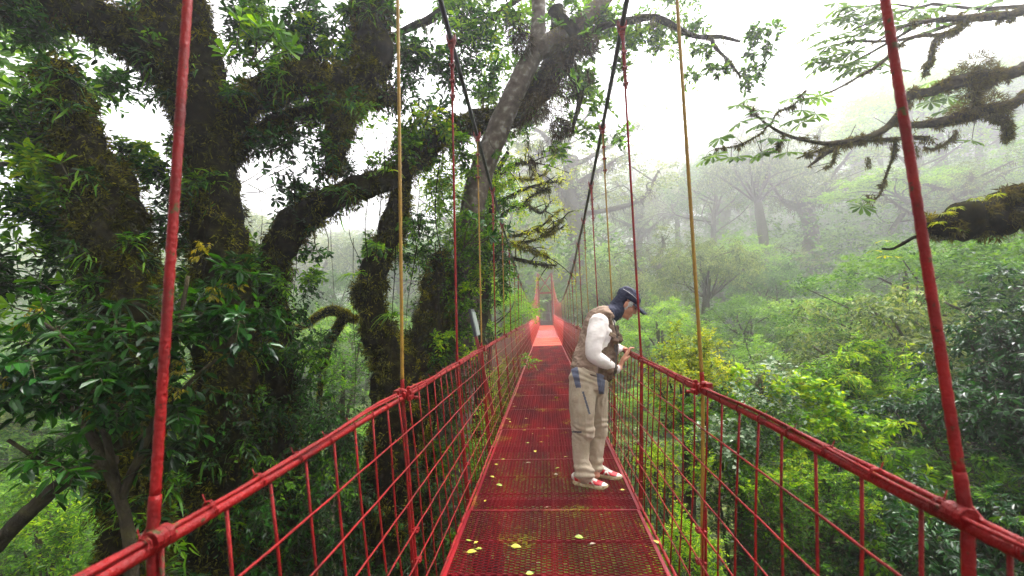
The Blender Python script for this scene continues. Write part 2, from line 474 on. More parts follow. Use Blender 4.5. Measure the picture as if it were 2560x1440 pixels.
# hangers with clamp, clips and tail
def knob(mb, p, r, m=0):
    ellipsoid(mb, p, (r, r * .8, r * .7), m, 8, 6)
def ubolt(mb, p, s, sc=1.0, m=0):
    """wire rope clip: a saddle block and two threaded legs"""
    box(mb, p, .034 * sc, .022 * sc, .016 * sc, m=m)
    for q in (-1, 1):
        tube(mb, np.array([p + np.array([q * .012 * sc, -.018 * sc, 0]), p + np.array([q * .012 * sc, .022 * sc, 0])]), .0045 * sc, 6, m)
        knob(mb, p + np.array([q * .012 * sc, -.02 * sc, 0]), .009 * sc, m)
for k, Y in enumerate(HY):
    if Y > YEND - .6: break
    for s in (-1, 1):
        if k == 1: Y = .84 if s < 0 else .93
        YT = Y + ((.26 if s > 0 else .215) if k == 1 else .02)
        top = np.array([s * CX, YT, float(cable_z(YT)) - .03])
        rail = np.array([s * (RX + .012), Y, RZ + float(dz(Y))])
        bot = np.array([s * (DX + .06), Y, -.06 + float(dz(Y))])
        yel = (k % 2 == 0)
        far = Y > 22
        near = Y < 6
        r = .0088 if yel else .0092
        if far: r = .010
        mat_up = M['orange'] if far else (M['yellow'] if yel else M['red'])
        mb = MB()
        ts = lambda a, b, st: a + (b - a) * np.linspace(0, 1, max(2, int(np.linalg.norm(b - a) / st)))[:, None]
        split = rail + (top - rail) * (.09 / np.linalg.norm(top - rail))
        tw = dict(twist=30, amp=.16, strands=6) if near else {}
        tube(mb, ts(split, top, .012 if near else .3), r, 9 if near else 6, m=0, **tw)
        tube(mb, ts(rail, split, .012 if near else .3), r * 1.15, 9 if near else 6, m=1, **tw)
        low = 0 if (yel and s > 0 and not far) else 1
        tube(mb, ts(bot, rail, .012 if near else .3), r * (1.0 if low == 0 else 1.1), 9 if near else 6, m=low, **tw)
        h = mb.build('hanger', [mat_up, M['orange'] if far else M['red']], bridge, True)
        if Y < 15:
            mb = MB()     # clamp on the main cable with ears, doubled strand below held by clips
            tube(mb, np.array([top + [0, -.035, .03], top + [0, .035, .022]]), .036, 10)
            box(mb, top + [s * .035, 0, .05], .012, .05, .05); box(mb, top + [-s * .035, 0, .05], .012, .05, .05)
            box(mb, top + [0, 0, -.012], .05, .03, .05)
            mb.build('cable_clamp', M['red_dark'], h)
            d = unit(rail - top)
            mb = MB()
            tube(mb, ts(top + [.014, 0, 0], top + d * .52 + [.012, 0, 0], .1), .007, 6)
            tube(mb, ts(top + [-.014, 0, 0], top + d * .14, .1), .007, 6)
            mb.build('doubled_strand', M['red_dark'] if not yel else M['twig'], h)
            for q, dd in enumerate((.20, .34, .48)):
                mb = MB(); ubolt(mb, top + d * dd + [.004, 0, 0], s, 1.25); mb.build('wire_clip', M['red_dark'], h)
            mb = MB()
            for q, zz in enumerate((.16, .30, .44)):
                p = bot + (rail - bot) * (zz / RZ)
                ubolt(mb, p + [-s * .012, -.004, 0], s, 1.2)
                tube(mb, np.array([p + [s * .018, 0, -.02], p + [s * .018, 0, .05]]), .006, 6)
            tube(mb, ts(bot + [s * .018, .005, 0], bot + (rail - bot) * .5 + [s * .016, .004, 0], .1), .0075, 6)
            mb.build('lower_clip_row', M['red'], h)

# handrails: two twisted cables lashed with wire, clamps where hangers cross
for s in (-1, 1):
    Y1 = np.concatenate([np.arange(-1.2, 3.2, .008), np.arange(3.2, 20, .06)])
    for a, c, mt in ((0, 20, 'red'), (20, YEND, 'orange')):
        mb = MB()
        Y = Y1 if a == 0 else np.arange(20, YEND + .2, .3)
        z = RZ + dz(Y) + .0025 * np.sin(Y * 4.39)
        th = Y * 2.2
        tw = dict(twist=28, amp=.12, strands=6) if a == 0 else {}
        tube(mb, np.c_[s * RX + 0 * Y, Y, z], .0115 if a == 0 else .015, 12 if a == 0 else 6, **tw)
        tube(mb, np.c_[s * RX + .020 * np.sin(th) * .4 + s * .012, Y, z + .018 + .006 * np.cos(th * 1.3) + wob(Y, s * 2) * .6], .0068, 8 if a == 0 else 5, **tw)
        if a == 0: tube(mb, np.c_[s * RX - s * .004 + .006 * np.sin(Y * 5), Y, z + .022 + .006 * np.sin(Y * 3.7 + 1)], .005, 6)
        hr = mb.build('handrail', M[mt], bridge, True)
        if a == 0:
            wr = MB()       # one wire lashing, copied along the rail
            a_ = np.linspace(0, 4 * np.pi, 19)
            tube(wr, np.c_[s * .002 + .016 * np.cos(a_), -.005 + .0009 * a_, .007 + .0195 * np.sin(a_)], .0018, 4)
            tube(wr, np.array([[s * .016, .006, .02], [s * .026, .010, .036]]), .0018, 4)
            wm = wr.mesh('wire_lashing', M['red'])
            for yy in np.arange(.1, 12, .178):
                lo = link('wire_lashing', wm, hr); lo.location = (s * RX, yy + .02 * math.sin(yy * 31), RZ + float(dz(yy)))
            for k, yy in enumerate(HY):
                if yy > 14 or yy < 0: continue
                if k == 1: yy = .84 if s < 0 else .93
                mb = MB()
                p = np.array([s * RX, yy, RZ + .012])
                if k % 2 == 0:
                    for q in (-.045, .0, .05):
                        tube(mb, np.array([p + [0, q - .012, 0], p + [0, q + .014, .001]]), .022, 12)
                    box(mb, p + [s * .02, -.03, .02], .03, .09, .022); box(mb, p + [-s * .024, .02, -.02], .022, .06, .02)
                    tube(mb, np.array([p + [-s * .028, -.03, -.03], p + [-s * .028, -.03, .035]]), .006, 6)
                    tube(mb, np.array([p + [s * .03, .05, -.03], p + [-s * .04, .055, -.026]]), .008, 6)
                    knob(mb, p + [-s * .03, -.03, .038], .012); knob(mb, p + [-s * .044, .055, -.028], .014)
                    knob(mb, p + [0, -.05, .028], .017)
                else:
                    for q in (-.014, 0, .014): tube(mb, np.array([p + [0, q - .006, 0], p + [0, q + .007, 0]]), .0195, 12)
                    tube(mb, np.array([p + [s * .02, -.02, 0], p + [s * .02, .02, .03]]), .005, 6)
                mb.build('rail_clamp', M['red'], hr)

# side meshes: upright wires and six long wires each
LZ = [.91, .745, .585, .43, .285, .145]
for s in (-1, 1):
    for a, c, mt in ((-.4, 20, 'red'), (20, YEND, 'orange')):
        mb = MB()
        ys = np.arange(a, c, .178)
        for i, y in enumerate(ys):
            j = .006 * math.sin(i * 5.3)
            t = np.linspace(0, 1, 7)
            if y < 6:
                P = np.c_[s * (DX + .03 + (RX - DX - .03) * t) + .004 * np.sin(t * 7 + i), y + j * t + .005 * np.sin(t * 5 + i * 2), dz(y) + RZ * t]
            else:
                P = np.array([[s * (DX + .03), y, float(dz(y))], [s * RX, y + j, float(dz(y)) + RZ]])
            tube(mb, P, .0043 if y < 6 else .0038, 6 if y < 6 else 4)
        for q, z in enumerate(LZ):
            X = DX + .03 + (RX - DX - .03) * z / RZ - .006
            Y = np.arange(a, c + .01, .0445)
            kink = .5 * np.abs(np.sin((Y - .89 + .2 * q) * np.pi / 1.475)) ** .5 * (.002 + .030 * np.clip((Y - 3) / 7, 0, 1))
            zz = z + dz(Y) - kink + wob(Y, q * 1.3 + s) * .12
            P = np.c_[s * (X - .001 * np.sin(Y * 17.6)), Y, zz]
            if c > 20: P = P[::6]
            tube(mb, P, .0040 if c <= 20 else .0042, 6 if c <= 20 else 4)
        mb.build('side_mesh', M[mt], bridge, True)

# far tower
tower = empty('bridge_tower', (0, YEND, .1), 'tall red portal tower with crossed braces at the far end of the bridge', 'tower')
for s in (-1, 1):
    mb = MB(); box(mb, (s * .66, 0, 2.55), .13, .16, 5.3); box(mb, (s * .66, 0, 5.22), .2, .22, .06); box(mb, (s * .66, 0, -.2), .3, .3, .3)
    mb.build('post', M['red'], tower)
    mb = MB(); box(mb, (s * .83, .2, 2.35), .05, .5, 2.5)
    mb.build('side_sheet', M['steel'], tower)
mb = MB(); box(mb, (0, 0, 3.3), 1.19, .12, .16); mb.build('crossbar', M['red'], tower)
for s in (-1, 1):
    mb = MB(); L = math.hypot(1.19, 1.7); a = math.atan2(1.7, 1.19) * s
    rot = Matrix.Rotation(-a, 3, 'Y'); box(mb, (0, .01 * s, 4.3), L, .045, .09, rot)
    mb.build('brace', M['red'], tower)
gate = empty('gate', (0, YEND + 1.6, .1), 'low pale metal gate on steps behind the far tower', 'gate')
for s in (-1, 1):
    mb = MB(); box(mb, (s * .42, 0, .6), .05, .05, 1.5); mb.build('post', M['steel'], gate)
mb = MB(); box(mb, (0, 0, 1.3), .8, .03, .03); mb.build('top_rail', M['steel'], gate)
steps = empty('steps', (0, YEND + .3, -.1), 'grey concrete steps behind the far bridge tower', 'steps')
for k in range(4):
    mb = MB(); box(mb, (0, .35 + .35 * k, .1 + .09 * k), 1.3, .34, .18 + .18 * k); mb.build('step', M['concrete'], steps)

# leaning sign behind the left rail
sgn = empty('leaning_sign', (-.86, 6.95, .0), 'thin black and white board tilted on a red post outside the left handrail', 'sign')
lean = Matrix.Rotation(math.radians(-11), 3, 'Y')
mb = MB(); box(mb, np.array(lean @ Vector((0, 0, .72))) + [0, 0, 0], .045, .05, 1.5, lean); mb.build('post', M['red_dark'], sgn)
mb = MB(); box(mb, np.array(lean @ Vector((.02, 0, 1.40))), .04, .36, .42, lean); mb.build('frame', M['black'], sgn)
M['white_board'] = simple('white_board', [(.16, .19, .18), (.30, .33, .31)], rough=.3)
mb = MB(); box(mb, np.array(lean @ Vector((.046, 0, 1.38))), .012, .30, .36, lean); mb.build('board', M['white_board'], sgn)

# fallen leaves on the deck
M['fallen'] = simple('fallen_yellow_leaf', [(.30, .25, .008), (.38, .32, .015)], rough=.5, scale=60)
M['fallen_g'] = simple('fallen_lime_leaf', [(.16, .24, .010), (.26, .28, .015)], rough=.5, scale=60)
M['fallen_b'] = simple('fallen_brown_leaf', [(.16, .08, .03), (.28, .22, .18)], rough=.5, scale=60)
def on_deck(px, py):
    d = RN @ np.array([(px - 1280) / F, -(py - 720) / F, -1.0])
    t = (0.008 - EYE) / d[2]
    return d * t + [0, 0, EYE]
big = [(1180, 1382, .085, 'fallen', 10, 'broad yellow leaf at the front left corner of the deck, nearest the left mesh'),
       (1170, 1353, .05, 'fallen_g', 160, 'small lime leaf above the broad yellow leaf at front left'),
       (1191, 1357, .045, 'fallen', 60, 'small round yellow leaf right beside a lime leaf at front left'),
       (1198, 1374, .055, 'fallen_g', 5, 'slim pale leaf just right of the broad yellow leaf'),
       (1291, 1369, .085, 'fallen', 0, 'large yellow leaf with a long stem lying in the front middle of the deck'),
       (1447, 1345, .075, 'fallen_g', 175, 'narrow lime leaf lying crosswise on the algae patch'),
       (1483, 1361, .055, 'fallen_b', 30, 'curled brown and grey leaf right of the narrow lime leaf'),
       (1640, 1356, .055, 'fallen', 140, 'yellow leaf caught at the right edge of the deck'),
       (1325, 1436, .06, 'fallen_g', 20, 'green leaf cut by the bottom edge of the photo'),
       (1557, 1226, .05, 'fallen', 15, 'yellow leaf right of the red shoes'),
       (1248, 1214, .07, 'fallen_g', 170, 'pale lime leaf near the left mesh, level with the shoes'),
       (1230, 1193, .06, 'fallen', 160, 'yellow leaf close to the left mesh, a little behind the shoes'),
       (1338, 1129, .06, 'fallen', 100, 'yellow leaf in front of the torn sheet joint'),
       (1213, 1253, .04, 'fallen', 90, 'tiny yellow leaf at the left edge nearer than the shoes'),
       (1368, 1269, .035, 'fallen_b', 40, 'tiny brown leaf in the middle of the deck nearer than the shoes'),
       (1390, 1187, .05, 'fallen_b', 0, 'thin whitish leaf left of the near shoe')]
def fallen(px, py, L, mt, ang, label, group=None):
    p = on_deck(px, py)
    t = np.linspace(0, 1, 9); w = .34 * np.sin(np.pi * t ** .8) + .01
    c = .10 * np.sin(np.pi * t)
    v = []
    for i in range(9): v += [[t[i], w[i], .05 + c[i]], [t[i], 0, c[i] * .5], [t[i], -w[i], .04 + c[i]]]
    f = []
    for i in range(8):
        a = i * 3; f += [[a, a + 1, a + 4, a + 3], [a + 1, a + 2, a + 5, a + 4]]
    mb = MB(); L *= .8
    mb.add(np.array(v) * L - [L / 2, 0, 0], f)
    tube(mb, np.array([[-L * .85, 0, .006], [-L * .65, .1 * L, .004], [-L * .48, 0, .002]]), .0012, 4)
    o = mb.build('fallen_leaf', M[mt])
    o.location = (p[0], p[1], p[2] + .002); o.rotation_euler = (random.uniform(-.15, .15), random.uniform(-.15, .15), math.radians(ang))
    tag(o, label, 'leaf', group or 'fallen leaves on the deck')
for b_ in big: fallen(*b_)
for (px, py) in [(1272, 1049), (1268, 1047), (1315, 1047), (1312, 1076), (1345, 1071), (1331, 1085), (1360, 1071), (1352, 1106), (1320, 1108), (1240, 1162), (1321, 1158), (1287, 1017), (1337, 1019), (1290, 982), (1312, 982), (1331, 970), (1411, 936), (1368, 934), (1327, 921), (1258, 1149), (1275, 1055), (1283, 1010), (1395, 1171), (1414, 1143), (1305, 955)]:
    fallen(px, py, random.uniform(.04, .07), random.choice(['fallen', 'fallen_g', 'fallen_b', 'fallen']), random.uniform(0, 360),
           'small yellow, lime or pale fallen leaf on the deck farther away than the shoes', 'small fallen leaves along the deck behind the man')
p = on_deck(1392, 996)
mb = MB()
for i in range(60):
    a = rng.uniform(0, 6.28); q = rng.normal(0, .02, 2)
    tube(mb, np.array([[q[0], q[1], .004], [q[0] + .02 * math.cos(a), q[1] + .02 * math.sin(a), .02 + .01 * rng.random()]]), .003, 4)
o = mb.build('moss_clump', M['moss_bright']); o.location = p
tag(o, 'small olive moss clump dropped on the middle of the deck', 'moss')

# ================================================================ vegetation
TM = {
 'ovate': (np.array([[0, 0, 0], [.30, .46, .10], [.72, .38, .08], [1, 0, -.10], [.72, -.38, .08], [.30, -.46, .10]]), np.array([[0, 3, 2, 1], [0, 5, 4, 3]])),
 'kite': (np.array([[0, 0, 0], [.48, .5, .12], [1, 0, -.10], [.48, -.5, .12]]), np.array([[0, 2, 1], [0, 3, 2]])),
 'obov': (np.array([[0, 0, 0], [.45, .32, .08], [.80, .50, .10], [1, 0, -.02], [.80, -.50, .10], [.45, -.32, .08]]), np.array([[0, 3, 2, 1], [0, 5, 4, 3]])),
 'blade': (np.array([[0, .5, 0], [0, -.5, 0], [1, 0, 0]]), np.array([[0, 1, 2]])),
 'arch': (np.array([[0, .3, 0], [0, -.3, 0], [.45, .5, .16], [.45, -.5, .16], [1, 0, -.22]]), None),
}
def add_leaves(mb, P, D, N, L, Wd, tm='kite', m=0):
    P = np.asarray(P, float).reshape(-1, 3); n = len(P)
    if n == 0: return
    D = unit(np.asarray(D, float).reshape(-1, 3)); N = np.asarray(N, float).reshape(-1, 3)
    N = unit(N - D * (N * D).sum(1, keepdims=True) + 1e-6)
    S = np.cross(N, D)
    L = np.broadcast_to(L, (n,))[:, None, None]; Wd = np.broadcast_to(Wd, (n,))[:, None, None]
    T, Fc = TM[tm]
    v = P[:, None] + D[:, None] * T[None, :, 0:1] * L + S[:, None] * T[None, :, 1:2] * Wd + N[:, None] * T[None, :, 2:3] * (L * .5 + Wd * .5)
    k = len(T)
    if tm == 'arch':
        for Fq in (np.array([[0, 1, 3, 2]]), ):
            pass
        base = np.arange(n)[:, None, None] * k
        mb.add(v.reshape(-1, 3), (base + np.array([[0, 1, 3, 2]])).reshape(-1, 4), m)
        n0 = mb.n - n * k
        mb.f.setdefault((3, m), []).append((base + np.array([[2, 3, 4]])).reshape(-1, 3) + n0)
        return
    mb.add(v.reshape(-1, 3), (np.arange(n)[:, None, None] * k + Fc[None]).reshape(-1, Fc.shape[1]), m)

def rdir(n, g, up=0.0, flat=1.0):
    d = g.normal(size=(n, 3)); d[:, 2] = d[:, 2] * flat + up
    return unit(d)

def bush(mb, C, Rr, per, g, k=10, L=.1, wr=.45, tm='kite', up=.3, flat=1.0, droop=.25, normal_up=1.0, stem=None, t0=.25, mode='alt', hang=0.0, jit=.25, m=0):
    """twigs spring from each centre C (radius Rr); k leaves sit along each twig"""
    C = np.asarray(C, float).reshape(-1, 3); Rr = np.broadcast_to(Rr, (len(C),))
    c = np.repeat(C, per, 0); r = np.repeat(Rr, per, 0)
    n = len(c)
    d = rdir(n, g, up, flat)
    ln = r * g.uniform(.55, 1.1, n)
    o = c + g.normal(size=(n, 3)) * (r * .12)[:, None]
    dr = droop * g.uniform(.4, 1.3, n)
    t = np.linspace(t0, 1, k)[None, :] if mode != 'tip' else np.full((1, k), 1.0)
    t = np.broadcast_to(t, (n, k))
    pos = o[:, None] + d[:, None] * (ln[:, None] * t)[..., None]
    pos[..., 2] -= (dr * ln)[:, None] * t ** 2
    tan = d[:, None] + np.zeros((n, k, 1)); tan[..., 2] -= 2 * dr[:, None] * t
    tan = unit(tan)
    side = unit(np.cross(tan, g.normal(size=(n, k, 3)) * .35 + [0, 0, 1]))
    if mode == 'alt':
        sg = np.where(np.arange(k) % 2 == 0, 1.0, -1.0)[None, :, None]
        ld = tan * .55 + side * sg * .85 + g.normal(size=(n, k, 3)) * jit
    else:                                            # whorl at the tip
        a = np.arange(k) * 2.4 + g.uniform(0, 6.28, (n, 1))
        up_ = np.cross(side, tan)
        ld = tan * .45 + side * np.cos(a)[..., None] + up_ * np.sin(a)[..., None] + g.normal(size=(n, k, 3)) * .15
    ld[..., 2] -= hang
    nn = np.zeros((n, k, 3)); nn[..., 2] = normal_up; nn += g.normal(size=(n, k, 3)) * .4
    if mode != 'alt': nn = tan + nn * .3
    LL = L * g.uniform(.65, 1.25, (n, k))
    add_leaves(mb, pos, ld, nn, LL.ravel(), (LL * wr).ravel(), tm, m)
    if stem is not None:
        tt = np.linspace(0, 1, 4)
        P = o[:, None] + d[:, None] * (ln[:, None] * tt)[..., None]
        P[..., 2] -= (dr * ln)[:, None] * tt ** 2
        ribbon3(stem, P, np.linspace(1, .35, 4) * .0035 * (L / .1) ** .5)
def ribbon3(mb, P, w):
    """many thin three-sided stems at once; P (n, k, 3)"""
    n, k, _ = P.shape
    T = unit(np.gradient(P, axis=1)); a = unit(np.cross(T, [.3, .2, 1.0])); b = np.cross(T, a)
    th = np.array([0, 2.094, 4.189])
    v = P[:, :, None] + (np.cos(th)[None, None, :, None] * a[:, :, None] + np.sin(th)[None, None, :, None] * b[:, :, None]) * np.asarray(w)[None, :, None, None]
    idx = np.arange(n)[:, None, None] * (k * 3) + np.arange(k - 1)[None, :, None] * 3
    j = np.arange(3)[None, None, :]; j2 = (j + 1) % 3
    f = np.stack([idx + j, idx + j2, idx + 3 + j2, idx + 3 + j], -1).reshape(-1, 4)
    mb.add(v.reshape(-1, 3), f)

def surf_points(P, r, n, g):
    """random points on a limb with outward directions"""
    P = np.asarray(P, float); r = np.asarray(r, float)
    s = np.concatenate([[0], np.cumsum(np.linalg.norm(np.diff(P, axis=0), axis=1))])
    w = np.gradient(s) * (r + .02); w = w / w.sum()
    i = g.choice(len(P), n, p=w)
    T, U, V = frames(P)
    a = g.uniform(0, 2 * np.pi, n)
    o = np.cos(a)[:, None] * U[i] + np.sin(a)[:, None] * V[i]
    step = np.gradient(P, axis=0)[i] * g.uniform(-.5, .5, n)[:, None]
    return P[i] + step + o * r[i][:, None] * .95, o, i

def moss_on(mb, P, r, n, g, L=.06, down=.8, m=0):
    p, o, i = surf_points(P, r, n, g)
    clump = .35 + .9 * np.abs(np.sin(p[:, 0] * 7.3 + p[:, 2] * 4.1) * np.sin(p[:, 2] * 6.7 + p[:, 1] * 5.0))
    d = o * g.uniform(.2, 1, n)[:, None] + g.normal(size=(n, 3)) * .35; d[:, 2] -= down * g.uniform(.2, 1.5, n)
    LL = L * clump * g.uniform(.5, 1.8, n)
    add_leaves(mb, p - o * .01, d, o + g.normal(size=(n, 3)) * .4, LL, LL * g.uniform(.10, .22, n), 'blade', m)
def tufts(mb, P, r, n, g, R=.10, k=60, L=.05, down=.4, m=0):
    """cushions of moss standing off the bark"""
    p, o, i = surf_points(P, r, n, g)
    Rr = R * g.uniform(.4, 1.5, n)
    c = np.repeat(p, k, 0); oo = np.repeat(o, k, 0); rr = np.repeat(Rr, k)[:, None]
    d = unit(g.normal(size=(n * k, 3)) + oo * .6)
    pos = c + d * rr * g.uniform(.2, 1, (n * k, 1)) * [1, 1, 1.25]
    dd = d + g.normal(size=d.shape) * .5; dd[:, 2] -= down
    LL = L * g.uniform(.5, 1.6, n * k)
    add_leaves(mb, pos, dd, g.normal(size=d.shape), LL, LL * .3, 'blade', m)
def fuzz_on(mb, P, r, n, g, L=.02, m=0):
    p, o, i = surf_points(P, r, n, g)
    d = o + g.normal(size=(n, 3)) * .8
    add_leaves(mb, p - o * .004, d, g.normal(size=(n, 3)), L * g.uniform(.5, 1.5, n), L * .45, 'blade', m)
def beards(mb, P, r, n, g, L=.25, strands=26, m=0):
    """tassels of hanging moss below a limb"""
    p, o, i = surf_points(P, r, n * 3, g)
    p = p[o[:, 2] < 0.1][:n]
    for q in p:
        l = L * g.uniform(.35, 1.4); k = int(strands * g.uniform(.6, 1.4))
        w = l * .13
        st = q + np.c_[g.normal(0, w, k), g.normal(0, w, k), g.uniform(-.55 * l, .02, k)]
        d = np.c_[g.normal(0, .13, (k, 2)), -np.ones(k)]
        add_leaves(mb, st, d, g.normal(size=(k, 3)), l * g.uniform(.2, .6, k), np.maximum(.006, l * .035), 'blade', m)

def limb(mb, pts, sides=12, lump=.13, seed=0, per=7, m=0):
    """pts rows: x, y, z, radius"""
    q = spline(pts, per)
    if lump > .09 and sides >= 14:                   # rough mossy trunk: dense rings, real bumps
        L_ = np.linalg.norm(np.diff(q[:, :3], axis=0), axis=1).sum(); k = int(L_ / .05)
        t = np.linspace(0, len(q) - 1, k); q = np.stack([np.interp(t, np.arange(len(q)), q[:, c]) for c in range(4)], 1)
        sides = 36; n0 = mb.n
        tube(mb, q[:, :3], q[:, 3], sides, m)
        v = mb.v[-1]; cen = np.repeat(q[:, :3], sides, 0); out = v - cen
        f = np.array([mnoise.fractal(Vector((float(a[0]) * 3.2, float(a[1]) * 3.2, float(a[2]) * 2.2)), .9, 2.1, 5) for a in v])
        mb.v[-1] = (cen + out * (1 + np.clip(f, -.9, 1.2) * lump * 2.2)[:, None]).astype(np.float32)
        return q[:, :3], q[:, 3]
    tube(mb, q[:, :3], np.maximum(q[:, 3], .004), sides, m, lump=lump, seed=seed)
    return q[:, :3], q[:, 3]
def PL(rows, Y=None):
    """rows (px, py, Y, radius in pixels) of the photograph -> world rows with radius in metres"""
    out = []
    for a in rows:
        p = W(a[0], a[1], a[2]); out.append([*p, a[3] * a[2] / F])
    return np.array(out)
def to_ground(rows, extra=None):
    """continue a trunk (first row at its low end) straight down into the ground"""
    a = rows[0]; gz = float(ground(a[0], a[1])) - .4
    if a[2] <= gz + .5: return rows
    mid = a.copy(); mid[2] = (a[2] + gz) / 2; mid[3] *= 1.15
    low = a.copy(); low[2] = gz; low[3] *= 1.5
    return np.vstack([low, mid, rows])

def rosette(name, p, n, L, w, mt, label=None, cat=None, group=None, up=.9, axis=(0, 0, 1), seed=0):
    """strap-leaved bromeliad"""
    g = np.random.default_rng(seed)
    mb = MB(); t = np.linspace(0, 1, 6)
    for i in range(n):
        a = g.uniform(0, 6.28); e = g.uniform(.15, 1.0) * up
        d = unit(np.array([math.cos(a), math.sin(a), e]) + np.array(axis) * .5)
        l = L * g.uniform(.6, 1.2)
        P = np.asarray(p) + d * l * t[:, None]; P[:, 2] -= (.55 + .3 * g.random()) * l * t ** 2.2
        s = unit(np.cross(d, [0, 0, 1.0])) ; ww = w * np.array([.7, 1, .95, .75, .45, .05])
        v = np.stack([P + s * ww[:, None] / 2 + [0, 0, w * .25], P, P - s * ww[:, None] / 2 + [0, 0, w * .25]], 1).reshape(-1, 3)
        f = []
        for q in range(5):
            b = q * 3; f += [[b, b + 1, b + 4, b + 3], [b + 1, b + 2, b + 5, b + 4]]
        mb.add(v, f)
    o = mb.build(name, mt)
    if label: tag(o, label, cat, group)
    return o

def palmate(mb, stem, C, tip_dirs, g, L=.3, n=9, hang=.35, m=0):
    """hand-shaped leaves: leaflets radiate from the end of a petiole"""
    for c, td in zip(C, tip_dirs):
        nrm = unit(np.array([td[0] * .3, td[1] * .3 - .25, 1.0]) + g.normal(0, .25, 3))
        a = np.linspace(0, 2 * np.pi, n, endpoint=False) + g.uniform(0, 1)
        u = unit(np.cross(nrm, [0, 1, .1])); v = np.cross(nrm, u)
        d = np.cos(a)[:, None] * u + np.sin(a)[:, None] * v
        d[:, 2] -= hang
        l = L * g.uniform(.75, 1.1, n)
        add_leaves(mb, np.repeat(c[None], n, 0), d, np.repeat(nrm[None], n, 0) + g.normal(0, .15, (n, 3)), l, l * .30, 'obov', m)

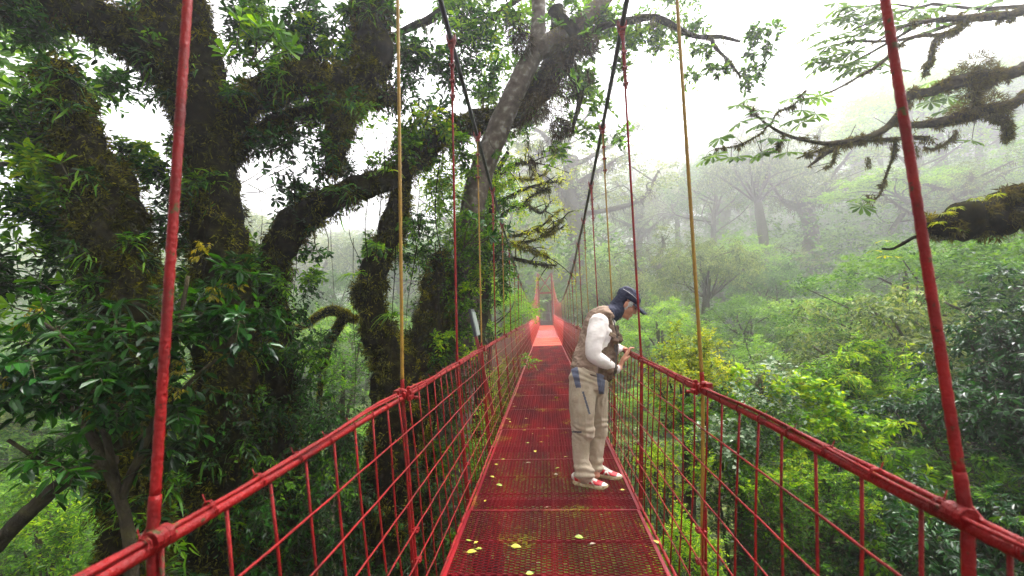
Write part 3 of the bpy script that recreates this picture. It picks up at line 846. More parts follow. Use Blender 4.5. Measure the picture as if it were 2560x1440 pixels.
# ---------------------------------------------------------------- hillside trees (a few builds, copied)
def limb_to(mb, a, b, r0, r1, g, sag=.1, sides=5):
    mid = (a + b) / 2 + g.normal(0, .12, 3) * np.linalg.norm(b - a); mid[2] += sag * np.linalg.norm(b - a)
    limb(mb, np.array([[*a, r0], [*mid, (r0 + r1) / 2], [*b, r1]]), sides, .08, int(g.integers(1e6)), 4)
def tree_variant(kind, seed):
    """returns (trunk mesh builder, crown mesh builder) for a tree about 12 m tall standing on z=0"""
    g = np.random.default_rng(seed)
    tr, cr = MB(), MB()
    H = 12.0
    if kind == 'umbrella':
        top = np.array([g.normal(0, .6), g.normal(0, .6), 8.2])
        limb(tr, np.array([[0, 0, -1.5, .28], [.2, .1, 4, .22], [*top, .16]]), 8, .08, seed)
        cs, rs = [], []
        for i in range(15):
            a = i * 2.4 + g.uniform(-.3, .3); q = 3.9 * math.sqrt((i + .5) / 15); z = 10.6 - .10 * q * q - g.uniform(0, 1.3)
            c = np.array([q * math.cos(a), q * math.sin(a), z]); cs.append(c); rs.append(g.uniform(1.0, 1.6))
            limb_to(tr, top - [0, 0, g.uniform(0, 2.5)], c - [0, 0, .25], .09, .03, g, .05)
        cs, rs = np.array(cs), np.array(rs)
        sub = cs[:, None] + g.normal(size=(15, 9, 3)) * np.array([.62, .62, .13]) * rs[:, None, None]
        bush(cr, sub.reshape(-1, 3), .62, 13, g, 9, .17, .5, 'kite', up=.1, flat=.3, droop=.15)
    elif kind == 'dome':
        limb(tr, np.array([[0, 0, -1.5, .3], [.2, -.1, 4, .22], [0, .3, 8, .14], [.1, .3, 10, .06]]), 8, .08, seed)
        n = 34; i = np.arange(n) + .5
        ph = np.arccos(1 - 1.25 * i / n); th = i * 2.4
        rad = g.uniform(.8, 1.1, n)[:, None]
        cs = np.c_[np.cos(th) * np.sin(ph) * 3.3, np.sin(th) * np.sin(ph) * 3.3, 7.6 + 3.8 * np.cos(ph)] * 1.0
        cs[:, :2] *= rad; cs += g.normal(0, .3, cs.shape)
        for c in cs[::2]: limb_to(tr, np.array([0, 0, max(4.5, c[2] - 2.5)]), c, .08, .02, g, 0)
        sub = cs[:, None] + g.normal(size=(n, 5, 3)) * [.5, .5, .32]
        bush(cr, sub.reshape(-1, 3), .62, 13, g, 9, .16, .5, 'kite', up=.35, flat=.8, droop=.25)
    elif kind == 'tiers':
        limb(tr, np.array([[0, 0, -1.5, .26], [.1, -.1, 5, .2], [0, .1, 11.6, .05]]), 8, .06, seed)
        cs = []
        for z, q, n in ((11.4, .5, 3), (10.6, 1.3, 7), (9.6, 2.1, 10), (8.5, 2.8, 13), (7.3, 3.3, 15), (6.0, 3.6, 16)):
            for j in range(n):
                a = 6.283 * j / n + g.uniform(-.3, .3); qq = q * g.uniform(.6, 1.15)
                c = np.array([qq * math.cos(a), qq * math.sin(a), z - .12 * qq + g.normal(0, .18)]); cs.append(c)
                if j % 2 == 0: limb_to(tr, np.array([0, 0, z - .6]), c, .06, .02, g, .02)
        cs = np.array(cs)
        sub = cs[:, None] + g.normal(size=(len(cs), 3, 3)) * [.45, .45, .08]
        bush(cr, sub.reshape(-1, 3), .65, 12, g, 9, .19, .36, 'kite', up=.02, flat=.25, droop=.35, hang=.25)
    elif kind == 'gnarled':
        tr2 = np.array([[0, 0, -1.5, .5], [.3, 0, 3, .38], [-.2, .2, 6, .33], [.5, 0, 8, .26]])
        P, r = limb(tr, tr2, 9, .15, seed)
        moss_on(cr, P, r, 1500, g, .28, 1.0, 1)
        cs = []
        for j in range(11):
            a = j * 2.4 + g.uniform(-.4, .4); q = g.uniform(2.2, 5.0); z0 = g.uniform(4, 8)
            st = np.array([.2, 0, z0]); e = np.array([q * math.cos(a), q * math.sin(a), z0 + g.uniform(.3, 3.6)])
            mid = (st + e) / 2 + g.normal(0, .5, 3)
            P, r = limb(tr, np.array([[*st, .17], [*mid, .12], [*e, .05]]), 6, .15, seed + j, 6)
            moss_on(cr, P, r, 260, g, .3, 1.1, 1); beards(cr, P, r, 5, g, .9, 22, 1)
            for t in (.45, .7, .85, 1.0): cs.append(P[int(t * (len(P) - 1))] + g.normal(0, .3, 3) + [0, 0, .2])
            for q_ in range(3):
                s2 = P[int(g.uniform(.4, .9) * (len(P) - 1))]; e2 = s2 + g.normal(0, 1, 3) * [1.2, 1.2, .6] + [0, 0, .5]
                limb_to(tr, s2, e2, .05, .015, g); cs.append(e2)
        cs = np.array(cs)
        sub = cs[:, None] + g.normal(size=(len(cs), 3, 3)) * [.5, .5, .22]
        bush(cr, sub.reshape(-1, 3), .5, 9, g, 8, .15, .45, 'kite', up=.3, flat=.6, droop=.3)
    elif kind == 'shaggy':
        limb(tr, np.array([[0, 0, -1.5, .35], [.3, .1, 4, .3], [0, .2, 8, .2]]), 8, .12, seed)
        cs = []
        for j in range(30):
            a = j * 2.4; q = 3.4 * math.sqrt((j + .5) / 30) * g.uniform(.8, 1.1)
            c = np.array([q * math.cos(a), q * math.sin(a), 10.2 - .16 * q * q + g.normal(0, .5)]); cs.append(c)
            if j % 2 == 0: limb_to(tr, np.array([0, .1, 6.5]), c, .08, .03, g, .1)
        cs = np.array(cs)
        sub = cs[:, None] + g.normal(size=(30, 6, 3)) * [.5, .5, .5] - np.array([0, 0, .3])
        bush(cr, sub.reshape(-1, 3), .65, 12, g, 10, .15, .4, 'kite', up=-.1, flat=.9, droop=.7, hang=.4)
    return tr, cr
VAR = {}
for kind, seed, mt in (('umbrella', 3, 'leaf_hill_bright'), ('umbrella', 4, 'leaf_hill'), ('dome', 5, 'leaf_hill'), ('dome', 6, 'leaf_hill_bright'),
                       ('tiers', 7, 'leaf_hill_bright'), ('tiers', 8, 'leaf_hill'), ('gnarled', 9, 'leaf_hill_olive'), ('gnarled', 10, 'leaf_hill_olive'),
                       ('shaggy', 12, 'leaf_hill_olive'), ('shaggy', 13, 'leaf_hill')):
    tr, cr = tree_variant(kind, seed)
    VAR.setdefault(kind, []).append((tr.mesh('trunk', M['bark_dark'], True), cr.mesh('crown', [M[mt], M['moss_brown']])))
KLAB = {'umbrella': 'flat-topped layered tree', 'dome': 'rounded leafy tree', 'tiers': 'tree with drooping leaf tiers', 'gnarled': 'gnarled moss-hung tree with open limbs', 'shaggy': 'shaggy olive tree with trailing foliage'}
def hill_tree(kind, px, top, Y, h, label=None, group=None, width=1.0, which=0, rot=None, xyz=None):
    """a tree whose crown tops out at pixel (px, top) at distance Y and is h metres tall above its canopy base"""
    p = W(px, top, Y) if xyz is None else xyz
    s = h / 12.0
    tm_, cm_ = VAR[kind][which % len(VAR[kind])]
    root = empty('hillside_tree', (p[0], p[1], p[2] - 11.6 * s))
    root.scale = (s * width, s * width, s); root.rotation_euler = (0, 0, random.uniform(0, 6.28) if rot is None else rot)
    gz = float(ground(p[0], p[1]))
    t = link('trunk', tm_, root); link('crown', cm_, root)
    low = (p[2] - 11.6 * s - gz)
    if low > 1.2 * s:                                # trunk below the leafy part, down to the ground
        mb = MB(); limb(mb, np.array([[0, 0, -low / s - .5, .5], [.15, .1, -low / s * .5, .42], [0, 0, -1.2, .34]]), 7, .08, 3)
        o = mb.build('lower_trunk', M['bark_dark'], root, True)
    tag(root, label, 'tree', group)
    return root
placed = []
def far_tree(kind, px, top, Y, h, label, group=None, **k):
    if Y >= 19: s_ = 1.55 if Y < 34 else (2.4 if Y < 41 else 3.0); Y *= s_; h *= s_
    o = hill_tree(kind, px, top, Y, h, label, group, **k)
    placed.append((o.location.x, o.location.y, h * .33 * k.get('width', 1)))
# trees one can single out beyond the bridge, right side
far_tree('gnarled', 1790, 300, 42, 17, 'large leaning moss-hung tree fading into fog right of the bridge, above the man', width=1.25, rot=2.2)
far_tree('gnarled', 1610, 330, 55, 19, 'pale ghostly gnarled tree in thick fog between the right hanger ropes', width=1.1, rot=.4, which=1)
far_tree('shaggy', 1760, 575, 24, 8.5, 'shaggy olive tree with dark hanging moss skirts, right behind the man', width=1.1)
far_tree('umbrella', 2190, 418, 52, 15, 'widest flat-topped pale green tree in the fog on the right', width=1.55, rot=1)
far_tree('umbrella', 2330, 470, 46, 14, 'flat layered tree overlapping the widest flat-topped tree on its right', width=1.1, which=1)
far_tree('umbrella', 2010, 545, 40, 11, 'small tiered umbrella tree lower left of the widest flat-topped tree', width=1.2)
far_tree('dome', 2480, 395, 70, 20, 'pale rounded tree highest on the slope at the right edge', width=1.3)
far_tree('dome', 2260, 590, 30, 10, 'rounded tree with dark interior behind the thick mossy limb tip', width=1.2)
far_tree('dome', 2430, 600, 27, 9, 'bright leafy tree below the thick mossy limb at right', width=1.4, which=1)
far_tree('umbrella', 2540, 660, 24, 7, 'bright feathery tree at the right edge below the mossy limb', width=1.4)
far_tree('shaggy', 1930, 640, 27, 8, 'grey green bushy tree right of the yellow hanger rope', width=1.25, which=1)
far_tree('dome', 1640, 770, 20, 6.5, 'small fresh green tree just beyond the bent man, right of his cap', width=1.2, which=1)
far_tree('dome', 1860, 740, 20, 6, 'rounded green tree above the yellow-green shrub on the right', width=1.25, which=0)
far_tree('umbrella', 2090, 700, 22, 6.5, 'flat feathery tree in the middle of the right slope', width=1.5, which=0)
far_tree('tiers', 2330, 720, 19, 6, 'bright bushy tree left of the thick red near rope on the right', width=1.5)
far_tree('dome', 1480, 600, 34, 11, 'light green tree beside the right main cable where it is lowest', width=1.1, which=1)
far_tree('shaggy', 1540, 640, 30, 10, 'olive tree behind the man\'s back seen between right hangers', width=1.0)
far_tree('dome', 1215, 700, 15, 4.5, 'rounded bright tree left of the bridge behind the leaning sign', width=1.15, which=1)
far_tree('gnarled', 1395, 470, 62, 17, 'misty gnarled tree standing right above the far bridge tower', width=1.2)
far_tree('shaggy', 1310, 520, 66, 17, 'misty shaggy tree above and left of the far bridge tower', width=1.3)
far_tree('umbrella', 790, 640, 42, 13, 'pale umbrella tree seen through the gap between the mossy trunks', width=1.3)
far_tree('dome', 880, 760, 24, 8, 'light green tree low in the gap between the mossy trunks', width=1.3, which=1)
far_tree('dome', 1235, 930, 14, 4, 'small lime tree seen through the left mesh behind the yellow rope foot', width=1.2, which=1)
far_tree('umbrella', 60, 930, 26, 9, 'grey misty tree low at the left edge behind the dark leaves', width=1.4, which=1)
far_tree('dome', 120, 1180, 12, 5, 'bright green tree below the dark leaves in the lower left corner', width=1.5, which=1)
far_tree('dome', 330, 1290, 11, 4.5, 'lime green tree low behind the mossy trunk at bottom left', width=1.4, which=1)
for i, (x, y, top, h, lab) in enumerate(((-4.6, 49, 4.5, 8, 'dark shaggy tree hugging the left post of the far tower'), (4.4, 49.5, 4.2, 8, 'dark shaggy tree hugging the right post of the far tower'), (.3, 54, 5.5, 7.5, 'dark tree closing the view behind the far tower gate'), (-9, 44, 2.5, 10, 'tree left of the far tower at handrail height'), (9.5, 45, 3.2, 10, 'tree right of the far tower at handrail height'))):
    hill_tree('shaggy' if i < 3 else 'dome', 0, 0, 0, h, lab, None, width=1.25, which=1, xyz=np.array([x, y, top]))
# the rest of the forest on both slopes
g0 = np.random.default_rng(31)
cnt = 0
for ring, (ya, yb, sp) in enumerate(((13, 26, 4.8), (26, 58, 7.8), (64, 140, 15.5), (140, 330, 29))):
    for tr_ in range(2600):
        Y = g0.uniform(ya, yb); px = g0.uniform(-350, 2900)
        x = (px - 1365) / F * Y
        if abs(x) < 5.0 + (0 if Y > 52 else 1.5) and Y < 52: continue
        if abs(x) < 11 and 34 < Y < 64: continue
        if any((x - a) ** 2 + (Y - b_) ** 2 < (sp * .42 + c) ** 2 if c > 0 else False for a, b_, c in placed): continue
        placed.append((x, Y, sp * .42)); 
        gz = float(ground(x, Y))
        kind = g0.choice(['umbrella', 'dome', 'tiers', 'gnarled', 'shaggy'], p=[.12, .40, .14, .10, .24])
        if ring >= 2 and kind == 'tiers': kind = 'gnarled'
        h = sp * g0.uniform(1.25, 1.9) * (1.0 if ring else 1.15)
        top = gz + h * g0.uniform(.95, 1.15) + (1.5 if ring < 2 else 0)
        if x < 0 and ring < 2 and x > -14: top = min(top, -2.5)
        if abs(x) < 8 and Y < 44: top = min(top, -1.2)
        side = 'right' if x > 0 else 'left'
        where = ['near', 'middle', 'misty upper', 'far fog-bound'][ring]
        lab = '%s somewhere on the %s part of the %s-hand slope' % (KLAB[kind], where, side)
        o = hill_tree(kind, 0, 0, 0, h, lab, '%ss on the %s %s slope' % (KLAB[kind], where, side), width=g0.uniform(1.0, 1.45), which=int(g0.integers(2)), xyz=np.array([x, Y, top]))
        cnt += 1
print('hill trees', cnt)

# ground cover under the trees
def undergrowth():
    g = np.random.default_rng(5); mb = MB()
    for n, ya, yb, L, Rr, per, k in ((1100, 1, 16, .16, .8, 12, 9), (2200, 14, 50, .28, 1.4, 10, 8), (2200, 48, 150, .65, 3.4, 8, 7), (1500, 140, 380, 1.7, 8.5, 7, 6)):
        Y = g.uniform(ya, yb, n); px = g.uniform(-300, 2850, n); x = (px - 1365) / F * (Y + 4)
        z = ground(x, Y) + Rr * .5 + g.uniform(0, 1, n) ** 1.5 * Rr * 3.0
        ok = ~((np.abs(x) < 2.0) & (Y > 42) & (Y < 50))
        bush(mb, np.c_[x, Y, z][ok], Rr, per, g, k, L, .5, 'kite', up=.5, flat=.7, droop=.3)
    tag(mb.build('undergrowth', M['leaf_hill']), kind='stuff')
undergrowth()
# unseen trees added behind the photographer to shade the near end of the bridge
for i, (x, y, top, h, kind, lab) in enumerate(((-7, -6, 15, 17, 'dome', 'rounded tree left of the bridge head behind the photographer'), (7.5, -7, 15, 17, 'dome', 'rounded tree right of the bridge head behind the photographer'),
      (-13, -1, 14, 16, 'shaggy', 'shaggy tree far left of the bridge head behind the photographer'), (0, -15, 18, 20, 'dome', 'tall tree straight behind the bridge head'), (-11, -14, 17, 19, 'shaggy', 'shaggy tree behind the left bridge head'), (14, -3, 12, 15, 'shaggy', 'shaggy tree far right of the bridge head'),
      (-17, 7, 12, 15, 'dome', 'rounded tree left of the great mossy tree, outside the photo'))):
    hill_tree(kind, 0, 0, 0, h, lab, None, width=1.35, which=i, xyz=np.array([x, y, top]))
# ---------------------------------------------------------------- near vegetation
GAPS = [(350, 290, 85, 65), (640, 440, 50, 75), (205, 140, 38, 34), (260, 300, 32, 44), (540, 25, 28, 34), (905, 70, 28, 34), (905, 340, 55, 50), (60, 150, 30, 44), (640, 545, 60, 50), (770, 255, 30, 16),
        (830, 570, 50, 40), (1100, 60, 40, 26), (1010, 300, 30, 26), (1040, 470, 26, 40), (930, 560, 40, 40), (1060, 230, 24, 30), (120, 290, 20, 30), (740, 420, 36, 30)]
def open_sky(c, keep=0.0):
    """False where the photograph looks out between the limbs"""
    x, y = proj(np.asarray(c)); ok = np.ones(len(x), bool)
    for a, b_, rx, ry in GAPS: ok &= ((x - a) / (rx * 1.14)) ** 2 + ((y - b_) / (ry * 1.14)) ** 2 > 1
    return ok
def leafy_part(name, parent, blobs, mt, g, per=14, k=9, L=.09, wr=.45, tm='ovate', stem_m='twig', **kw):
    """blobs rows (px, py, Y, radius px, spread count): bushes of twigs around the given places, one mesh"""
    mb, st = MB(), MB()
    C, Rr = [], []
    for b_ in blobs:
        px, py, Y, r, n = b_
        c = W(px, py, Y); rm = r * Y / F
        n = max(1, int(n))
        C.append(c + g.normal(size=(n, 3)) * rm * (.45 if n > 1 else 0)); Rr.append(np.full(n, rm * (.62 if n > 1 else 1)))
    C, Rr = np.vstack(C), np.concatenate(Rr)
    if parent is not None and parent.name.startswith(('mossy_tree', 'smooth')): ok = open_sky(C); C, Rr = C[ok], Rr[ok]
    bush(mb, C, Rr, per, g, k, L, wr, tm, stem=st, **kw)
    o = mb.build(name, M[mt], parent)
    st.build('twigs', M[stem_m], o)
    return o

gL = np.random.default_rng(101)
# ===== the great mossy tree left of the bridge
big_tree = empty('mossy_tree', (0, 0, 0), 'huge dark tree shaggy with moss and perched plants, behind the near left red rope', 'tree')
T1 = to_ground(PL([(500, 1560, 6.6, 95), (545, 1200, 6.5, 88), (565, 900, 6.4, 80), (548, 620, 6.4, 72), (530, 440, 6.4, 70), (500, 280, 6.3, 78), (455, 110, 6.2, 92), (415, -90, 6.1, 85), (400, -260, 6.1, 60)]))
LTL = PL([(485, 230, 6.25, 72), (345, 95, 5.9, 66), (185, 30, 5.5, 48), (20, 0, 5.2, 34), (-180, -50, 5, 26)])
LTR = PL([(540, 330, 6.4, 40), (640, 235, 6.6, 40), (770, 195, 6.8, 44), (885, 205, 7, 46), (935, 140, 7.1, 46), (925, 40, 7.2, 52), (950, -90, 7.2, 40)])
LTM = PL([(560, 420, 6.5, 24), (650, 330, 6.8, 26), (780, 275, 7, 26), (900, 245, 7.3, 28), (1000, 250, 7.7, 20)])
LHG = PL([(890, 210, 7, 40), (855, 300, 7, 36), (838, 370, 7, 28), (828, 440, 7, 9)])
L1 = to_ground(PL([(700, 1500, 7.3, 70), (690, 1120, 7.2, 62), (688, 900, 7.2, 54), (672, 700, 7.2, 48), (735, 565, 7.2, 46), (850, 490, 7.3, 40), (985, 440, 7.7, 34), (1060, 370, 8.3, 36), (1170, 312, 9.4, 34), (1285, 285, 9.9, 34), (1370, 195, 9.9, 36), (1400, 110, 9.9, 30), (1390, 20, 9.9, 18)]))
T0 = to_ground(PL([(330, 1560, 5.2, 80), (335, 1200, 5.2, 78), (310, 900, 5.2, 76), (290, 700, 5.2, 78), (240, 520, 5.3, 68), (190, 330, 5.3, 62), (150, 200, 5.2, 52), (108, 155, 5.1, 22)]))
T0b = PL([(350, 950, 5.5, 62), (335, 640, 5.6, 52), (300, 470, 5.7, 42), (285, 420, 5.7, 22)])
parts = [('trunk', T1, .10, 2600), ('limb', LTL, .14, 900), ('limb', LTR, .17, 1100), ('limb', LTM, .2, 500), ('limb', LHG, .2, 500),
         ('limb', L1, .14, 2200), ('limb', T0, .14, 2200), ('limb', T0b, .16, 600)]
epi_pts = []
for i, (nm, rows, lu, nmoss) in enumerate(parts):
    rows = rows.copy(); rows[:, 3] *= .84
    mb = MB(); P, r = limb(mb, rows, 16, lu, 50 + i, 10)
    o = mb.build(nm, M['bark_moss'], big_tree, True)
    vis = P[:, 2] > -3.4
    P, r = P[vis], r[vis]
    ms = MB()
    moss_on(ms, P, r, int(nmoss * 3.0), gL, .085, .9)
    fuzz_on(ms, P, r, int(nmoss * 6), gL, .03)
    beards(ms, P, r, int(nmoss / 55), gL, .24, 28)
    tufts(ms, P, r, int(nmoss / 3.4), gL, .12, 60, .06)
    ms.build('moss', M['moss'], o)
    ms = MB(); moss_on(ms, P, r * 1.02, int(nmoss * .7), gL, .07, .6); beards(ms, P, r, int(nmoss / 160), gL, .26, 24)
    ms.build('brown_moss', M['moss_brown'], o)
    if 1:
        ms = MB(); tufts(ms, P, r, int(nmoss / 26), gL, .09, 70, .045, .2); fuzz_on(ms, P, r * 1.03, int(nmoss * .5), gL, .03); ms.build('yellow_moss', M['moss_bright'], o)
    p, od, idx = surf_points(P, r, max(8, int(nmoss / 50)), gL); ok = open_sky(p + od * .25); p, od = p[ok], od[ok]
    epi_pts.append((p, od))
# perched shrubs and strap-like fronds all along the limbs
mb = MB()
for p, od in epi_pts:
    bush(mb, p + od * .03, gL.uniform(.10, .2, len(p)), 6, gL, 3, .26, .10, 'arch', up=.1, droop=.9, hang=.6, t0=.1)
    q_ = p[::3]; bush(mb, q_ + od[::3] * .03, gL.uniform(.08, .15, len(q_)), 9, gL, 3, .20, .12, 'arch', up=.8, droop=.3, t0=.1)
mb.build('hanging_fronds', M['leaf_mid'], big_tree)
mb, st = MB(), MB()
for p, od in epi_pts:
    bush(mb, p + od * .05, gL.uniform(.16, .42, len(p)), 5, gL, 8, .105, .42, 'ovate', up=.25, droop=.35, stem=st)
o = mb.build('perched_leaves', M['leaf_dark'], big_tree); st.build('twigs', M['twig'], o)
mb, st = MB(), MB()
for p, od in epi_pts:
    q = p[::2]
    bush(mb, q + od[::2] * .08, gL.uniform(.15, .38, len(q)), 6, gL, 7, .10, .42, 'ovate', up=.4, droop=.3, stem=st)
o = mb.build('perched_leaves', M['leaf_mid'], big_tree); st.build('twigs', M['twig'], o)

A = [  # dark crown masses
 (60, 60, 5.2, 110, 5), (170, 130, 5.6, 90, 4), (30, 250, 5.2, 80, 4), (60, 400, 5.2, 110, 6), (130, 560, 5.3, 110, 7), (60, 700, 5.3, 120, 7), (180, 760, 5.3, 100, 6),
 (250, 180, 6.2, 80, 4), (350, 240, 6.4, 85, 6), (300, 330, 6.4, 60, 3), (400, 330, 6.5, 70, 4), (270, 420, 6.2, 60, 3), (380, 450, 6.3, 80, 5), (400, 600, 6.2, 80, 5), (330, 560, 6, 60, 3),
 (620, 300, 6.8, 80, 5), (700, 260, 6.9, 90, 6), (660, 380, 6.8, 80, 5), (760, 350, 7, 90, 6), (720, 450, 7, 70, 4), (640, 520, 6.8, 70, 4), (700, 120, 7, 80, 5), (800, 120, 7.2, 90, 6), (860, 60, 7.2, 80, 5),
 (930, 300, 7.5, 80, 5), (980, 200, 7.8, 100, 7), (1000, 80, 7.8, 100, 5), (1060, 160, 8, 90, 5), (1100, 250, 8.2, 100, 6), (1180, 200, 8.4, 90, 5), (1200, 100, 8.6, 110, 5), (1040, 320, 7.9, 60, 4),
 (560, 40, 6.8, 80, 4), (640, 30, 7, 70, 3), (760, 20, 7.2, 90, 4), (880, 360, 7.3, 60, 3), (900, 560, 7.6, 70, 4), (800, 620, 7.4, 60, 3), (870, 420, 7.5, 50, 2)]
leafy_part('foliage', big_tree, A, 'leaf_dark', gL, per=13, k=9, L=.115, wr=.42, up=.15, droop=.3)
A = [(90, 330, 5.2, 90, 4), (40, 520, 5.3, 100, 5), (170, 480, 5.6, 70, 3), (230, 620, 5.4, 70, 3), (330, 400, 6.3, 80, 4), (440, 520, 6.3, 60, 3), (680, 60, 6.6, 80, 4), (750, 200, 6.8, 70, 3), (820, 270, 7.2, 80, 4),
     (620, 440, 6.8, 60, 3), (900, 180, 7.4, 80, 3), (1010, 400, 7.8, 70, 4), (1090, 120, 8.2, 90, 4), (1150, 40, 8.4, 100, 4), (1260, 90, 8.8, 80, 4), (960, 620, 7.8, 60, 3), (850, 560, 7.5, 50, 2), (560, 180, 6.6, 60, 2), (1150, 400, 8.3, 60, 3), (780, 680, 7.4, 60, 2)]
leafy_part('foliage', big_tree, A, 'leaf_mid', gL, per=14, k=9, L=.115, wr=.42, up=.2, droop=.3)
A = [(700, 90, 6.6, 60, 3), (780, 60, 6.9, 60, 2), (760, 160, 6.8, 50, 2), (1060, 300, 7.9, 60, 3), (640, 90, 6.6, 40, 2), (110, 400, 5.1, 60, 2), (30, 450, 5.0, 60, 2), (860, 100, 7, 50, 2), (1230, 60, 8.6, 70, 3), (1120, 330, 8.1, 40, 2), (370, 380, 6.3, 40, 2)]
leafy_part('bright_foliage', big_tree, A, 'leaf_bright', gL, per=12, k=9, L=.12, wr=.42, up=.3, droop=.3)
A = [(-300, -150, 6, 200, 12), (0, -250, 6, 200, 14), (300, -300, 6.2, 200, 14), (600, -250, 6.6, 220, 14), (900, -300, 7, 220, 14), (1200, -250, 8, 200, 12), (200, -600, 6, 260, 12), (700, -650, 6.5, 260, 12), (-200, -600, 6, 260, 10), (1150, -600, 7.5, 220, 8), (450, -130, 6.3, 120, 7), (-250, 200, 6, 160, 8), (-200, 500, 6, 160, 8), (-350, 800, 6, 160, 8)]
leafy_part('upper_foliage', big_tree, A, 'leaf_dark', gL, per=8, k=8, L=.15, wr=.42, up=.15, droop=.3)
A = [(30, 350, 5.5, 110, 5), (120, 620, 5.6, 100, 5), (20, 780, 5.6, 100, 5), (250, 820, 5.5, 90, 5), (380, 700, 6.4, 80, 4), (420, 400, 6.6, 70, 4), (210, 300, 5.8, 70, 3), (450, 760, 5.9, 80, 4), (640, 600, 6.9, 70, 3), (760, 480, 7.5, 60, 3), (880, 150, 7.4, 80, 4), (970, 330, 7.9, 70, 4)]
leafy_part('foliage', big_tree, A, 'leaf_mid', gL, per=10, k=9, L=.125, wr=.42, up=.1, droop=.35)
# lianas and aerial roots
for q in range(46):
    mb = MB()
    x0 = gL.uniform(20, 1120); y0 = gL.uniform(150, 620); Yq = gL.uniform(5.6, 8.2); ln = gL.uniform(120, 520)
    a = W(x0, y0, Yq); e = W(x0 + gL.normal(0, 25), y0 + ln, Yq + gL.normal(0, .2)); m1 = a * .6 + e * .4 + gL.normal(0, .05, 3)
    limb(mb, np.array([[*a, .006], [*m1, .006], [*(e * .7 + a * .3 + gL.normal(0, .05, 3)), .005], [*e, .003]]), 4, .1, q, 6)
    mb.build('liana', M['bark_moss'], big_tree, True)
A = [(600, 980, 7.6, 90, 8), (560, 1080, 7.6, 100, 9), (660, 1180, 7.8, 110, 9), (800, 1180, 7.8, 100, 8), (720, 1300, 7.8, 110, 9), (480, 1250, 7.4, 100, 8), (600, 1350, 7.6, 110, 9), (860, 1330, 7.6, 110, 9), (450, 1400, 7, 100, 7), (720, 1440, 7.4, 120, 9), (780, 1060, 7.8, 80, 6), (400, 1060, 6.6, 90, 6), (420, 700, 6.8, 80, 5), (620, 760, 7.2, 60, 4), (620, 860, 7.2, 70, 5)]
leafy_part('hanging_foliage', big_tree, A, 'leaf_dark', gL, per=14, k=9, L=.10, wr=.48, up=-.05, droop=.5, hang=.3)
# ivy and small leaves hanging down trunks
A = [(690, 760, 7.1, 80, 6), (740, 880, 7.1, 80, 6), (760, 1000, 7.1, 90, 7), (700, 1120, 7.0, 100, 8), (820, 1090, 7.1, 90, 7), (620, 1020, 6.6, 90, 6), (640, 1250, 6.7, 110, 8), (780, 1260, 7, 110, 8), (520, 1330, 6.3, 90, 6), (880, 1240, 7.2, 90, 6), (900, 1380, 7.2, 100, 7), (740, 1400, 6.9, 100, 7), (420, 880, 6.0, 70, 4), (440, 1180, 6.1, 80, 5), (600, 1420, 6.5, 90, 6)]
leafy_part('hanging_foliage', big_tree, A, 'leaf_dark', gL, per=16, k=9, L=.08, wr=.5, up=-.1, droop=.6, hang=.35)
A = [(700, 700, 7.0, 60, 3), (790, 930, 7.0, 60, 3), (680, 1020, 6.8, 60, 2), (850, 1150, 7.1, 60, 3), (750, 1180, 6.9, 70, 3), (560, 1260, 6.3, 50, 2)]
leafy_part('hanging_foliage', big_tree, A, 'leaf_mid', gL, per=14, k=9, L=.08, wr=.5, up=-.1, droop=.6, hang=.3)

# whorled big-leaf shrub top left in front of the limb, others along the trunks
def whorls(name, spots, mt, L, label, cat, group=None, k=9, stem_to=None, wr=.42):
    mb, st = MB(), MB()
    g = np.random.default_rng(len(spots) * 7 + 3)
    root = None
    for i, (px, py, Y, dx, dy) in enumerate(spots):
        c = W(px, py, Y); b0 = W(px + dx, py + dy, Y + .15)
        ax = unit(c - b0)
        a = np.arange(k) * 2.4 + g.uniform(0, 6); u = unit(np.cross(ax, [.1, 1, .2])); v = np.cross(ax, u)
        t = np.linspace(0, 1, k)
        d = (np.cos(a)[:, None] * u + np.sin(a)[:, None] * v) + ax * (.25 + .7 * t)[:, None]
        d[:, 2] -= .15
        p = c - ax * (L * .25) + ax * (t * L * .25)[:, None]
        add_leaves(mb, p, d, ax + g.normal(0, .25, (k, 3)), L * g.uniform(.75, 1.15, k), L * wr * g.uniform(.85, 1.1, k), 'obov')
        limb(st, np.array([[*b0, .009], [*((b0 + c) / 2 + g.normal(0, .03, 3)), .007], [*c, .005]]), 5, 0, 1, 3)
    o = mb.build(name, M[mt]); tag(o, label, cat, group)
    st.build('stems', M['twig'], o)
    return o
whorls('epiphyte_shrub', [(648, 62, 5.2, -20, 90), (600, 45, 5.25, -10, 80), (700, 105, 5.2, -60, 60), (725, 125, 5.3, -70, 30), (640, 95, 5.2, -20, 60), (560, 130, 5.3, 30, 60), (690, 75, 5.25, -50, 60)], 'leaf_mid', .2,
       'shrub with big oval green leaves in whorls at the top left beside the red rope', 'shrub', k=8, wr=.5)
whorls('epiphyte_shrub', [(1200, 560, 5.9, -40, 60), (1245, 545, 5.95, -70, 70), (1270, 575, 6, -80, 40), (1180, 540, 5.9, -20, 70), (1225, 590, 5.9, -60, 20)], 'leaf_dark', .13,
       'whorled dark shrub sprig crossing the left main cable in front of the leafy column', 'shrub', k=8, wr=.5)
whorls('epiphyte_shrub', [(660, 420, 6.3, -60, 40), (690, 460, 6.3, -80, 20), (640, 370, 6.4, -60, 60), (720, 400, 6.4, -80, 50), (760, 380, 6.5, -90, 60), (780, 420, 6.6, -80, 20), (735, 350, 6.5, -70, 60), (820, 630, 7, -20, -90), (800, 640, 7, -10, -80), (690, 500, 6.4, -70, -40)], 'leaf_dark', .13,
       'sprawling shrub with round dark leaf whorls right of the main trunk', 'shrub', k=8, wr=.5)
